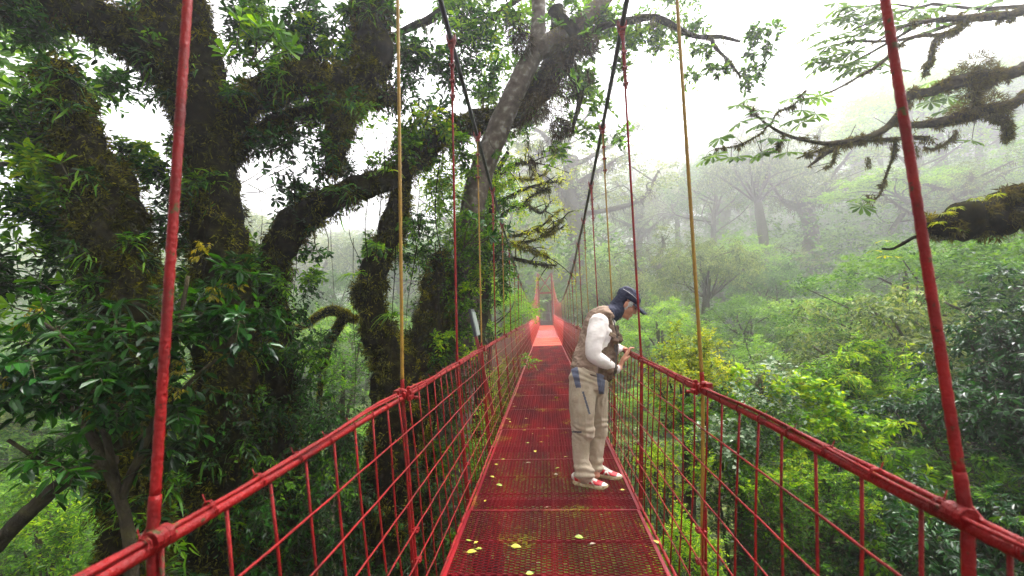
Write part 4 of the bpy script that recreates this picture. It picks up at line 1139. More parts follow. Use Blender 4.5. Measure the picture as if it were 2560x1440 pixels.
whorls('epiphyte_shrub', [(930, 320, 7, 20, 70), (960, 300, 7, 10, 80), (905, 350, 7, 30, 60), (880, 310, 7, 40, 70), (1000, 330, 7.3, -20, 60), (1040, 285, 7.4, -20, 60), (1080, 260, 7.4, -20, 60)], 'leaf_mid', .13,
       'leaf-whorl shrub on the limb left of the upper main cable', 'shrub', k=8, wr=.5)
whorls('epiphyte_shrub', [(40, 220, 4.9, 40, 90), (20, 260, 4.9, 50, 80), (70, 190, 5, 30, 80), (150, 400, 4.9, 40, 80), (30, 600, 4.8, 60, 40), (20, 760, 4.8, 80, 20), (110, 760, 4.8, 60, 30), (160, 700, 4.9, 60, 60), (130, 820, 4.8, 60, 10), (90, 700, 4.8, 60, 40)], 'leaf_mid', .17,
       'loose shrub of oval leaves hanging at the left edge of the photo', 'shrub', k=8, wr=.48)

# ===== large-leaved shrub close by, lower left
shrub = empty('broad_leaf_shrub', (0, 0, 0), 'near dark shrub with long pointed leaves in the lower left, before the mossy trunks', 'shrub')
stems = [[(330, 1460, 4.3, 16), (300, 1250, 4.2, 14), (180, 1010, 4.0, 11), (60, 960, 3.9, 9), (-80, 930, 3.8, 7)], [(300, 1250, 4.2, 12), (390, 1040, 4.2, 9), (430, 900, 4.3, 7), (470, 690, 4.4, 5)],
         [(290, 1200, 4.2, 10), (240, 1000, 4.0, 8), (170, 860, 3.9, 6), (80, 790, 3.9, 5)], [(350, 1100, 4.2, 8), (470, 960, 4.2, 6), (540, 900, 4.2, 4)],
         [(-60, 1420, 4.3, 20), (60, 1290, 4.2, 20), (180, 1190, 4.2, 18), (290, 1150, 4.3, 14)], [(180, 1190, 4.2, 8), (100, 1150, 4.1, 6), (20, 1100, 4, 5)]]
stems[0] = [(340, 1900, 4.4, 18)] + stems[0]
for i, s_ in enumerate(stems):
    rows = PL(s_)
    if i == 0: rows = to_ground(rows)
    mb = MB(); limb(mb, rows, 7, .06, i); mb.build('stem', M['bark_dark'], shrub, True)
A = [(60, 900, 4, 110, 5), (150, 850, 3.9, 110, 5), (40, 1000, 3.9, 110, 5), (180, 960, 3.9, 120, 6), (300, 880, 4, 110, 5), (330, 1000, 4.1, 110, 5), (230, 1080, 4.1, 110, 5), (90, 1130, 4.1, 110, 4), (420, 950, 4.2, 90, 4), (430, 830, 4.2, 90, 4), (500, 740, 4.4, 90, 4), (560, 700, 4.5, 70, 3), (440, 1060, 4.3, 80, 3), (350, 1130, 4.2, 80, 3), (0, 830, 4, 80, 3), (620, 760, 4.7, 70, 3), (560, 820, 4.6, 80, 3)]
leafy_part('leaves', shrub, A, 'leaf_dark', gL, per=5, k=6, L=.15, wr=.40, tm='ovate', up=.0, droop=.35, hang=.25, normal_up=1.4)
A = [(150, 920, 3.8, 90, 3), (380, 930, 4.0, 80, 3), (510, 820, 4.3, 80, 3), (600, 790, 4.5, 70, 2), (250, 1000, 3.9, 80, 2), (110, 1060, 3.9, 70, 2)]
leafy_part('paler_leaves', shrub, A, 'leaf_gloss', gL, per=4, k=6, L=.16, wr=.42, tm='ovate', up=.1, droop=.35, hang=.2, normal_up=1.4)
A = [(520, 640, 4.3, 40, 2), (540, 730, 4.3, 36, 2), (385, 865, 4.1, 34, 2), (470, 930, 4.1, 40, 2), (440, 970, 4.1, 34, 1), (60, 800, 3.9, 34, 2), (30, 950, 3.8, 26, 1), (590, 720, 4.5, 30, 1), (215, 1025, 3.9, 20, 1)]
leafy_part('young_leaves', shrub, A, 'leaf_flush', gL, per=5, k=7, L=.055, wr=.35, tm='kite', up=.3, droop=.3, hang=.9)

# ===== second mossy trunk and the leafy column around the smooth tree
mt2 = empty('mossy_tree', (0, 0, 0), 'twin mossy column rising just outside the left mesh, olive moss on its sunlit edge', 'tree')
T3 = to_ground(PL([(985, 1560, 8, 90), (1000, 1200, 8, 85), (1000, 960, 8, 62), (935, 800, 7.9, 34), (930, 700, 7.9, 30), (965, 610, 8, 30), (1000, 500, 8, 26), (1008, 400, 8, 18), (1000, 330, 8, 10)]))
T3b = PL([(1010, 1100, 8.1, 60), (1060, 900, 8.4, 52), (1090, 760, 8.7, 40), (1100, 640, 9, 26)])
T3c = PL([(955, 700, 7.95, 18), (900, 720, 7.9, 13), (905, 770, 7.8, 10), (950, 850, 7.8, 8)])
for i, rows in enumerate((T3, T3b, T3c)):
    mb = MB(); P, r = limb(mb, rows, 14, .14, 80 + i, 9); o = mb.build('trunk' if i == 0 else 'limb', M['bark_moss'], mt2, True)
    v = P[:, 2] > -3.6; P, r = P[v], r[v]; n = (5200, 2200, 500)[i]
    ms = MB(); moss_on(ms, P, r, n, gL, .09, .9); fuzz_on(ms, P, r, n * 3, gL, .028); tufts(ms, P, r, n // 9, gL, .11, 60, .06); beards(ms, P, r, n // 90, gL, .3, 30); ms.build('moss', M['moss'], o)
    ms = MB(); fuzz_on(ms, P, r * 1.04, int(n * 1.0), gL, .03); moss_on(ms, P, r, n // 5, gL, .07); tufts(ms, P, r, n // 22, gL, .10, 70, .05, .2); ms.build('yellow_moss', M['moss_bright'], o)
A = [(1130, 620, 8.8, 90, 6), (1080, 700, 8.7, 90, 6), (1180, 720, 8.8, 80, 5), (1150, 820, 8.7, 80, 6), (1080, 860, 8.4, 80, 5), (1120, 940, 8.4, 70, 5), (1230, 640, 8.9, 60, 4), (1030, 580, 8.4, 60, 4), (1100, 540, 8.9, 60, 4), (1200, 560, 9, 60, 4), (1240, 740, 9, 60, 3), (1180, 900, 8.9, 60, 4), (1040, 960, 8.2, 60, 4)]
leafy_part('foliage', mt2, A, 'leaf_dark', gL, per=13, k=9, L=.085, wr=.4, up=.0, droop=.5, hang=.2)
A = [(1090, 480, 8.3, 70, 5), (1200, 520, 9.4, 60, 4), (1230, 560, 9.2, 60, 4), (1150, 560, 8.5, 60, 4), (1190, 620, 8.4, 60, 4), (1110, 590, 8.6, 60, 3), (1170, 650, 8.6, 60, 3), (1060, 760, 8.5, 60, 3), (1130, 760, 8.5, 70, 4), (1190, 820, 8.7, 50, 3), (1240, 600, 8.8, 50, 3), (1020, 640, 8.2, 50, 3), (1100, 900, 8.3, 50, 3), (1270, 690, 9, 50, 3), (1150, 990, 8.3, 50, 3), (1080, 470, 8.8, 60, 3)]
leafy_part('foliage', mt2, A, 'leaf_mid', gL, per=13, k=9, L=.085, wr=.4, up=.2, droop=.45, hang=.1)
A = [(1235, 430, 10.2, 60, 7), (1260, 400, 10.2, 44, 4), (1250, 480, 10.2, 50, 5), (1060, 390, 8.6, 60, 4), (1150, 430, 8.6, 60, 4), (1170, 700, 8.4, 50, 3), (1130, 850, 8.1, 50, 3), (1220, 660, 8.6, 50, 3), (1100, 420, 9.0, 60, 4), (1060, 440, 8.8, 50, 3), (1130, 470, 8.9, 50, 3), (1090, 510, 8.7, 50, 2), (1000, 610, 8.1, 40, 2), (1200, 600, 8.7, 30, 2)]
leafy_part('bright_foliage', mt2, A, 'leaf_bright', gL, per=12, k=9, L=.09, wr=.38, up=.3, droop=.45)
A = [(1080, 1080, 8, 90, 7), (1150, 1150, 8, 90, 6), (1070, 1250, 7.8, 100, 7), (1180, 1290, 7.6, 90, 5), (980, 1130, 7.8, 80, 5), (1000, 1350, 7.6, 110, 7), (1150, 1400, 7.3, 90, 5), (1120, 1020, 8.2, 60, 4)]
leafy_part('hanging_foliage', mt2, A, 'leaf_dark', gL, per=14, k=9, L=.07, wr=.45, up=-.05, droop=.5, hang=.2)
A = [(1140, 1080, 8, 60, 3), (1210, 1180, 8, 60, 3), (1090, 1180, 7.8, 60, 3), (1190, 1080, 8.6, 60, 3), (1130, 1320, 7.5, 60, 2), (950, 1420, 7.5, 70, 3)]
leafy_part('hanging_foliage', mt2, A, 'leaf_mid', gL, per=13, k=9, L=.075, wr=.42, up=.1, droop=.4)

# ===== smooth grey tree leaning right
gt = empty('smooth_bark_tree', (0, 0, 0), 'leaning tree with bare pale grey-brown bark forking near the top of the left main cable', 'tree')
T4 = to_ground(PL([(1110, 1500, 9.2, 60), (1130, 1150, 9.2, 46), (1160, 800, 9.1, 38), (1172, 620, 9, 34), (1192, 470, 9, 32), (1243, 330, 9, 29), (1302, 200, 9, 27), (1342, 118, 9, 25)]))
FA = PL([(1340, 125, 9, 25), (1346, 60, 9, 19), (1348, -60, 9, 17), (1360, -250, 9, 12)])
FB = PL([(1338, 130, 9, 26), (1392, 98, 9.05, 25), (1462, 48, 9.1, 21), (1530, -25, 9.2, 17), (1600, -130, 9.3, 13)])
FC = PL([(1465, 85, 9.1, 8), (1520, 62, 9.15, 8), (1580, 50, 9.2, 9), (1640, 44, 9.3, 9), (1700, 74, 9.3, 7), (1745, 92, 9.3, 6), (1800, 92, 9.4, 5), (1850, 104, 9.4, 3)])
FD = PL([(1775, 92, 9.3, 4), (1790, 120, 9.3, 4), (1820, 150, 9.3, 3), (1850, 190, 9.3, 2)])
FE = PL([(1380, 20, 8.8, 14), (1440, 90, 8.9, 14), (1420, 160, 8.8, 12), (1450, 230, 8.9, 9), (1430, 330, 9, 4)])
FG = PL([(1120, 1, 9, 8), (1080, 45, 9, 10), (1030, 66, 9, 9), (970, 100, 9, 6)])
FH = PL([(1345, -40, 9, 10), (1250, 30, 9, 8), (1180, 90, 9, 9), (1110, 120, 9, 7)])
for i, (rows, mtn) in enumerate(((T4, 'bark_grey'), (FA, 'bark_grey'), (FB, 'bark_grey'), (FC, 'bark_moss'), (FD, 'bark_moss'), (FE, 'bark_moss'), (FG, 'bark_moss'), (FH, 'bark_moss'))):
    mb = MB(); P, r = limb(mb, rows, 14, .035 if i < 3 else .12, 90 + i, 9)
    o = mb.build('trunk' if i == 0 else 'limb', M[mtn], gt, True)
    ms = MB()
    if i == 2: fuzz_on(ms, P[5:], r[5:] * 1.02, 2600, gL, .035); moss_on(ms, P[8:], r[8:], 260, gL, .08)
    if i == 0:
        v = (P[:, 2] > 1.9); fuzz_on(ms, P[v] + [.05, -.02, -.03], r[v] * .8, 900, gL, .03)
    if ms.n: ms.build('yellow_moss', M['moss_bright'], o)
    if i >= 3:
        fuzz_on(ms, P, r, 900, gL, .03); moss_on(ms, P, r, 500, gL, .08, 1.2); beards(ms, P, r, 8 if i == 3 else 4, gL, .3, 40); ms.build('moss', M['moss'], o)
# shaggy clumps and beards under the fork
ms = MB(); cc = []
for px, py, Y, r_ in ((1400, 190, 8.8, 46), (1380, 250, 8.7, 50), (1340, 270, 8.6, 40), (1425, 130, 8.8, 36), (1290, 70, 8.7, 34), (1310, 110, 8.8, 28), (1470, 110, 8.9, 26), (1400, 320, 8.8, 26)):
    c = W(px, py, Y); k = 900; d = rdir(k, gL)
    q = c + d * (r_ * Y / F) * gL.uniform(.3, 1, k)[:, None] ** .5
    dd = d * .6 + gL.normal(size=(k, 3)) * .4; dd[:, 2] -= .8
    add_leaves(ms, q, dd, gL.normal(size=(k, 3)), gL.uniform(.06, .22, k), .012, 'blade')
for px, py, Y, L_ in ((1320, 330, 8.8, .5), (1350, 350, 8.8, .45), (1290, 300, 8.8, .3), (1380, 300, 8.8, .6), (1330, 410, 8.9, .25), (1425, 300, 8.9, .3), (1430, 210, 8.9, .3), (1470, 170, 9, .3), (1330, 390, 8.9, .2)):
    c = W(px, py, Y); k = 110
    st_ = c + np.c_[gL.normal(0, .05, k), gL.normal(0, .05, k), -gL.uniform(0, L_, k)]
    add_leaves(ms, st_, np.c_[gL.normal(0, .12, (k, 2)), -np.ones(k)], gL.normal(size=(k, 3)), gL.uniform(.08, .2, k), .011, 'blade')
ms.build('moss_clumps', M['moss_brown'], gt)
A = [(1480, 240, 10.6, 80, 5), (1440, 300, 9.6, 60, 3), (1390, 380, 9.5, 40, 1), (1420, 60, 9.4, 80, 4), (1310, 170, 10.6, 70, 3), (1500, 50, 9.5, 70, 4), (1250, 150, 10.4, 80, 4), (1180, 60, 9.4, 90, 4), (1460, 180, 9.6, 60, 3), (1550, 110, 9.4, 60, 3), (1300, 330, 10.6, 50, 2), (1290, 20, 9.4, 80, 3), (1215, 215, 10.2, 60, 3)]
leafy_part('foliage', gt, A, 'leaf_mid', gL, per=13, k=9, L=.15, wr=.42, up=.2, droop=.25)
A = [(1600, 20, 10, 90, 5), (1660, 90, 10, 50, 3), (1620, 100, 10, 50, 3), (1700, 10, 10, 70, 4), (1740, 60, 10, 40, 2), (1890, 90, 9.6, 40, 2), (1925, 105, 9.6, 34, 2), (1900, 140, 9.6, 34, 2), (1760, 135, 9.4, 34, 2), (1800, 175, 9.4, 34, 2), (1850, 190, 9.4, 30, 2), (1730, 190, 9.4, 26, 1), (1540, 30, 9.8, 70, 3), (1560, 150, 9.8, 50, 2), (1920, -20, 10, 40, 2)]
leafy_part('outer_foliage', gt, A, 'leaf_mid', gL, per=11, k=9, L=.12, wr=.42, up=.1, droop=.2)
whorls('epiphyte_shrub', [(1430, 190, 8.5, -30, 30), (1445, 210, 8.5, -30, 10), (1170, 105, 8.2, 10, 50), (1190, 130, 8.2, 0, 50), (1395, 60, 8.5, -10, 50), (1360, 50, 8.6, 10, 40), (1150, 150, 8.2, 20, 40), (1460, 20, 8.6, -20, 40), (1240, 380, 8.7, -20, -60), (1200, 230, 8.4, 10, 40)], 'leaf_mid', .17,
       'shrub with large green paddle leaves perched in the fork of the leaning grey tree', 'shrub', k=8, wr=.5)

# ===== curved dead branch and twiggy moss tree
cb = empty('dead_branch', (0, 0, 0), 'bent snag of a branch furred with olive moss, standing alone between the mossy trunks', 'branch')
for i, rows in enumerate((to_ground(PL([(790, 1150, 8.6, 5), (798, 1000, 8.6, 6), (815, 880, 8.6, 11), (848, 812, 8.6, 13), (868, 788, 8.6, 14)])), PL([(868, 788, 8.6, 14), (830, 776, 8.6, 12), (795, 790, 8.6, 10), (765, 812, 8.6, 8), (735, 820, 8.6, 5)]), PL([(868, 788, 8.6, 9), (885, 800, 8.6, 8), (892, 790, 8.6, 4)]))):
    mb = MB(); P, r = limb(mb, rows, 9, .15, 120 + i); o = mb.build('branch', M['bark_moss'], cb, True)
    v = P[:, 2] > -1; P, r = P[v], r[v]
    ms = MB(); fuzz_on(ms, P, r, 2600, gL, .04); moss_on(ms, P, r, 600, gL, .06); ms.build('moss', M['moss_bright'], o)

tw = empty('mossy_branch_tree', (0, 0, 0), 'nearly leafless tree with drooping yellow-mossed branches reaching right behind the left main cable', 'tree')
rows = to_ground(PL([(1190, 900, 12, 22), (1205, 760, 12, 20), (1215, 640, 12, 16), (1225, 540, 12, 13), (1240, 440, 12, 10), (1270, 380, 12, 5)]))
mb = MB(); limb(mb, rows, 8, .1, 3); mb.build('trunk', M['bark_moss'], tw, True)
for i, s_ in enumerate([[(1230, 520, 7), (1300, 475, 6), (1360, 455, 5), (1400, 452, 3)], [(1235, 480, 6), (1280, 445, 5), (1330, 442, 4), (1375, 432, 2)], [(1225, 560, 7), (1300, 520, 6), (1350, 530, 5), (1370, 510, 2)], [(1222, 600, 7), (1280, 590, 6), (1340, 575, 5), (1400, 525, 2)],
                         [(1220, 640, 8), (1290, 650, 8), (1350, 653, 6), (1390, 664, 3)], [(1222, 620, 7), (1290, 610, 6), (1340, 600, 5), (1410, 572, 2)], [(1300, 520, 4), (1340, 480, 3), (1370, 478, 2)], [(1290, 610, 4), (1330, 625, 4), (1370, 640, 2)], [(1240, 440, 5), (1290, 405, 4), (1345, 410, 2)], [(1340, 575, 3), (1370, 580, 3), (1405, 548, 1.5)]]):
    r_ = PL([(a, b_ + gL.normal(0, 4), 12 - .15 * i, c * .62) for a, b_, c in s_])
    mb = MB(); P, r = limb(mb, r_, 7, .15, 140 + i); 
    tips, ex = [], gL.integers(0, len(P), 9)
    for j in ex:
        e = P[j] + gL.normal(0, 1, 3) * [.35, .25, .22]; limb(mb, np.array([[*P[j], .018], [*((P[j] + e) / 2 + [0, 0, .05]), .012], [*e, .006]]), 5, .1, 1, 3); tips.append(e)
    o = mb.build('branch', M['bark_moss'], tw, True)
    ms = MB(); tufts(ms, P, r * .6, 30, gL, .06, 30, .06, .6); beards(ms, P, r, int(gL.integers(2, 7)), gL, .22, 26); moss_on(ms, P, r, 160, gL, .10, 1.2); ms.build('moss', M['moss_bright' if i % 2 else 'moss'], o)
    lf = MB(); bush(lf, np.array(tips), .22, 5, gL, 6, .07, .4, 'kite'); lf.build('leaves', M['leaf_yellow'], o)

# ===== bromeliads and ferns perched on the limbs
for i, (px, py, Y, ax, n, L_, lab) in enumerate([
    (890, 690, 7.5, (-.5, -.3, .6), 16, .32, 'spiky bromeliad in front of the bare mossy trunk fork, dark against the fog'),
    (1130, 500, 8.4, (-.2, -.5, .6), 18, .5, 'large strap-leaved bromeliad under the bright clump near the grey trunk base'),
    (1080, 560, 8.2, (-.4, -.5, .3), 18, .45, 'strap-leaved bromeliad at the left rim of the leafy column'),
    (985, 790, 7.6, (-.5, -.6, .2), 18, .42, 'bromeliad with long hanging leaves low on the second mossy trunk'),
    (640, 690, 6.7, (.3, -.6, .2), 14, .35, 'bromeliad tucked between the main trunk and the rising limb'),
    (540, 720, 5.9, (.1, -.7, -.3), 16, .5, 'drooping strap-leaved plant on the main trunk above the yellow shoots'),
    (300, 760, 4.9, (.1, -.7, -.6), 20, .6, 'long dark strap leaves hanging down the left mossy trunk'),
    (880, 30, 6.9, (-.3, -.6, .4), 18, .45, 'bromeliad high on the top limb left of the yellow rope'),
    (990, 40, 7.2, (.2, -.6, .4), 18, .4, 'bromeliad at the very top right of the yellow rope'),
    (1035, 130, 7.6, (.5, -.5, .4), 18, .38, 'bromeliad clump between the yellow rope and the upper red hanger'),
    (1090, 170, 8, (.3, -.5, .6), 16, .35, 'spiky clump just left of the upper red hanger'),
    (840, 480, 6.9, (-.1, -.7, .6), 14, .3, 'spiky plant sitting on the bend of the rising limb'),
    (970, 430, 7.2, (.1, -.6, .7), 14, .3, 'spiky plant on the rising limb right beside the yellow rope'),
    (1260, 725, 9.0, (.4, -.5, .2), 16, .4, 'strap-leaved bromeliad at the right rim of the leafy column'),
    (600, 240, 6.2, (.4, -.7, .4), 14, .3, 'tufted plant where the top right limb leaves the main trunk'),
    (425, 240, 5.8, (-.4, -.7, .2), 14, .3, 'tufted plant under the top left limb beside the near red rope')]):
    rosette('bromeliad', W(px, py, Y), int(n * 1.5), L_, .028, M['leaf_dark' if px < 700 else ('leaf_mid' if i % 3 else 'leaf_bright')], lab, 'bromeliad', 'perched bromeliads', axis=ax, seed=200 + i)

# ===== right-hand overhead branches
gR = np.random.default_rng(303)
cec = empty('umbrella_leaf_tree', (0, 0, 0), 'tree at the right edge whose mossy branches hold palm-shaped leaves against white fog', 'tree')
stem0 = W(2950, 420, 6.8)
rows = to_ground(np.array([[*W(2960, 900, 6.8), .26], [*stem0, .22], [*W(2900, 100, 7), .18], [*W(2880, -200, 7), .12]]))
mb = MB(); P, r = limb(mb, rows, 14, .1, 5, 9); mb.build('trunk', M['bark_hazed'], cec, True)
RB = [[(2900, 60, 7, 18), (2640, 12, 7, 16), (2520, 38, 7, 15), (2420, 45, 7, 13), (2340, 50, 7, 9), (2262, 66, 7.2, 5), (2180, 110, 7.4, 3)],
      [(2430, 45, 7, 10), (2385, 75, 7, 9), (2340, 100, 7, 8), (2325, 150, 7, 6), (2310, 190, 7, 4)],
      [(2370, 85, 7, 7), (2290, 92, 7, 6), (2250, 112, 7.1, 5), (2200, 160, 7.2, 6), (2150, 190, 7.3, 4), (2080, 228, 7.4, 3), (2010, 250, 7.4, 2)],
      [(2920, 250, 6.6, 26), (2620, 165, 6.5, 22), (2540, 180, 6.5, 22), (2450, 195, 6.5, 26), (2390, 205, 6.5, 24), (2330, 228, 6.5, 16), (2275, 240, 6.5, 18), (2245, 290, 6.5, 14), (2190, 335, 6.5, 10), (2080, 358, 6.5, 8), (2010, 350, 6.5, 6), (1960, 335, 6.5, 5), (1920, 312, 6.5, 4), (1880, 278, 6.5, 3), (1858, 262, 6.5, 2)],
      [(2920, 330, 6.8, 24), (2640, 235, 6.8, 18), (2520, 262, 6.8, 18), (2450, 278, 6.8, 24), (2380, 300, 6.8, 20), (2300, 312, 6.8, 14), (2230, 312, 6.8, 9), (2180, 340, 6.8, 8), (2090, 370, 6.8, 8), (2050, 395, 6.8, 6), (2020, 418, 6.8, 3)],
      [(2320, 345, 6.8, 9), (2270, 345, 6.8, 7), (2200, 350, 6.7, 7), (2130, 350, 6.6, 6), (2060, 372, 6.6, 4), (1995, 395, 6.6, 2)],
      [(1920, 312, 6.5, 3), (1900, 335, 6.5, 2.5), (1840, 365, 6.5, 2), (1790, 372, 6.5, 1.5)],
      [(1925, 315, 6.5, 3), (1945, 280, 6.5, 2.5), (1985, 262, 6.5, 2), (2015, 225, 6.5, 1.5)],
      [(1960, 340, 6.5, 3), (1940, 375, 6.5, 2.5), (1905, 385, 6.5, 1.5)],
      [(2240, 345, 6.8, 5), (2232, 390, 6.8, 4), (2215, 440, 6.8, 4), (2200, 485, 6.8, 3.5), (2180, 500, 6.8, 3), (2165, 488, 6.8, 2)],
      [(2480, 285, 6.8, 9), (2510, 300, 6.8, 9), (2520, 335, 6.8, 6), (2512, 345, 6.8, 3)],
      [(2470, 200, 6.5, 14), (2440, 235, 6.5, 8), (2442, 270, 6.5, 5)],
      [(2380, 345, 6.8, 3), (2355, 365, 6.8, 2.5), (2330, 372, 6.8, 2), (2310, 368, 6.8, 1.5)],
      [(2090, 370, 6.8, 4), (2080, 410, 6.8, 2.5), (2060, 420, 6.8, 1.5)]]
for i, s_ in enumerate(RB):
    mb = MB(); rr_ = PL(s_); rr_[:, 3] *= .64; P, r = limb(mb, rr_, 10, .16, 300 + i, 7)
    for j in gR.integers(0, len(P), 5):      # spurs
        e = P[j] + gR.normal(0, 1, 3) * [.10, .1, .07]; limb(mb, np.array([[*P[j], .007], [*e, .003]]), 4, 0, 1, 2)
    o = mb.build('branch', M['bark_hazed'], cec, True)
    w = float(r.mean()); n = int(150 + 28000 * w)
    ms = MB(); fuzz_on(ms, P, r, n, gR, .026); moss_on(ms, P, r, n // 2, gR, .055, 1.0)
    tufts(ms, P, r, int(w * 1100) if w > .02 else 2, gR, .045, 60, .045, .7); beards(ms, P, r, 3 + int(w * 150), gR, .13, 30); ms.build('moss', M['moss_hazed'], o)
    ms = MB(); fuzz_on(ms, P, r * 1.05, n // 3, gR, .024); ms.build('yellow_moss', M['moss_bright'], o)
ms = MB()
for px, py, Y, r_ in ((2440, 165, 6.5, 34), (2465, 195, 6.5, 34), (2410, 190, 6.5, 28), (2440, 270, 6.8, 34), (2480, 262, 6.8, 30), (2400, 285, 6.8, 24), (2425, 220, 6.5, 26), (2500, 285, 6.8, 22)):
    c = W(px, py, Y); k = 700; d = rdir(k, gR); q = c + d * (r_ * Y / F) * gR.uniform(.3, 1, k)[:, None] ** .5
    dd = d + gR.normal(size=(k, 3)) * .5; dd[:, 2] -= .2
    add_leaves(ms, q, dd, gR.normal(size=(k, 3)), gR.uniform(.03, .11, k), .010, 'blade')
for px, py, Y, L_ in ((2170, 400, 6.7, .16), (2232, 372, 6.8, .22), (2290, 372, 6.7, .16), (2390, 330, 6.8, .14), (2510, 320, 6.8, .2), (2240, 360, 6.8, .14)):
    c = W(px, py, Y); k = 160; st_ = c + np.c_[gR.normal(0, .02, k), gR.normal(0, .02, k), -gR.uniform(-.3 * L_, .7 * L_, k)]
    add_leaves(ms, st_, np.c_[gR.normal(0, .25, (k, 2)), -np.ones(k)], gR.normal(size=(k, 3)), gR.uniform(.03, .07, k), .009, 'blade')
ms.build('moss_clumps', M['moss_hazed'], cec)
def palm_leaves(name, spots, mt, L, g, n=9, m_=None):
    mb, st = MB(), MB()
    C, D = [], []
    for (px, py, Y, bx, by) in spots:
        c, b0 = W(px, py, Y), W(bx, by, Y + .1)
        C.append(c); D.append(c - b0)
        limb(st, np.array([[*b0, .006], [*((b0 + c) / 2 + [0, 0, .03]), .004], [*c, .003]]), 4, 0, 1, 3)
    palmate(mb, None, np.array(C), unit(np.array(D)), g, L, n)
    o = mb.build(name, M[mt], cec); st.build('leaf_stalks', M['twig'], o)
near_sp = [(1782, 388, 6.4, 1800, 370), (1828, 392, 6.4, 1830, 368), (1800, 345, 6.5, 1810, 370), (1850, 305, 6.4, 1890, 290), (1846, 262, 6.4, 1862, 264), (1868, 248, 6.5, 1860, 262), (1900, 275, 6.4, 1885, 282), (1895, 312, 6.4, 1920, 312), (1918, 292, 6.5, 1910, 305),
           (1920, 345, 6.4, 1935, 330), (1905, 378, 6.4, 1900, 345), (1945, 348, 6.5, 1950, 338), (1975, 245, 6.5, 1985, 262), (2010, 232, 6.5, 2012, 228), (2025, 245, 6.5, 2015, 240), (2050, 240, 6.6, 2015, 228), (2005, 275, 6.5, 2000, 250), (2040, 285, 6.5, 2015, 250), (1980, 300, 6.5, 1985, 262), (2005, 305, 6.5, 1990, 270), (1968, 380, 6.6, 1975, 345), (1905, 385, 6.4, 1930, 375), (2430, 350, 6.7, 2440, 300), (2155, 515, 6.7, 2170, 495), (2150, 495, 6.7, 2168, 490), (1845, 390, 6.5, 1850, 362), (1760, 398, 6.4, 1785, 374)]
palm_leaves('palm_shaped_leaves', near_sp, 'leaf_pale', .20, gR)
far_sp = []
for (cx, cy_, sx, sy, n) in ((2110, 60, 60, 45, 22), (2060, 130, 35, 25, 12), (2250, 60, 60, 30, 14), (2160, 140, 60, 30, 8), (2110, 165, 30, 20, 4), (2450, 20, 60, 15, 5), (2310, 20, 60, 15, 6), (2330, 230, 45, 25, 5), (2200, 20, 50, 18, 6), (2380, 250, 50, 25, 5), (2030, 150, 14, 10, 2)):
    for _ in range(n):
        a, b_ = gR.normal(cx, sx * .7), gR.normal(cy_, sy * .7); far_sp.append((a, b_, 8.6, a + gR.uniform(20, 50), b_ + gR.uniform(5, 30)))
palm_leaves('palm_shaped_leaves', far_sp, 'leaf_pale', .25, gR)
for s_ in ([(2500, 20, 8.7, 5), (2380, 60, 8.7, 5), (2250, 100, 8.7, 4), (2120, 105, 8.7, 3), (2060, 130, 8.7, 2)], [(2330, 10, 8.7, 4), (2220, 40, 8.7, 3), (2130, 75, 8.7, 2)], [(2300, 60, 8.7, 4), (2180, 130, 8.7, 3), (2110, 165, 8.7, 2)], [(2420, 210, 8.7, 4), (2330, 230, 8.7, 2)], [(2300, 20, 8.7, 3), (2200, 10, 8.7, 2), (2090, 40, 8.7, 1.5)], [(2900, -20, 8.6, 12), (2500, 20, 8.7, 5), (2330, 10, 8.7, 4)]):
    mb = MB(); limb(mb, PL(s_), 6, .1, 5); mb.build('branch', M['bark_hazed'], cec, True)

ml = empty('mossy_limb_tree', (0, 0, 0), 'thick mossy limb with tiny lime plants entering from the right edge at mid height', 'tree')
rows = to_ground(np.array([[*W(3150, 1100, 4.6), .3], [*W(3120, 500, 4.6), .22], [*W(3100, 0, 4.6), .12]]))
mb = MB(); limb(mb, rows, 12, .1, 8); mb.build('trunk', M['bark_moss'], ml, True)
rows = PL([(3120, 480, 4.6, 50), (2640, 508, 4.5, 46), (2540, 522, 4.5, 44), (2460, 546, 4.5, 36), (2400, 556, 4.5, 30), (2355, 566, 4.5, 25), (2322, 572, 4.5, 12)])
mb = MB(); P, r = limb(mb, rows, 18, .30, 41, 12); o = mb.build('limb', M['bark_moss'], ml, True)
ms = MB(); fuzz_on(ms, P, r, 9000, gR, .016); moss_on(ms, P, r, 4000, gR, .05, .9); tufts(ms, P, r, 170, gR, .055, 110, .04, .8); beards(ms, P, r, 46, gR, .12, 40); ms.build('brown_moss', M['moss_hazed'], o)
ms = MB(); fuzz_on(ms, P + [0, 0, .035], r * .9, 5000, gR, .016); tufts(ms, P + [0, -.02, .07], r * .5, 60, gR, .05, 120, .03, -.3); ms.build('yellow_moss', M['moss_bright'], o)
rows = PL([(2322, 590, 4.5, 4), (2290, 592, 4.5, 4), (2262, 606, 4.5, 4), (2232, 622, 4.5, 3), (2205, 622, 4.5, 2)])
mb = MB(); limb(mb, rows, 6, .1, 2); o2 = mb.build('twig', M['bark_moss'], ml, True)
lf = MB()
for (px, py) in ((2208, 600), (2185, 625), (2212, 638), (2235, 640)):
    c = W(px, py, 4.5); a = gR.uniform(0, 6.28, 4); add_leaves(lf, np.repeat(c[None], 4, 0), np.c_[np.cos(a), np.sin(a), -.4 * np.ones(4)], [0, -.3, 1.0] + gR.normal(0, .2, (4, 3)), .07, .02, 'obov')
lf.build('leaves', M['leaf_yellow'], o2)
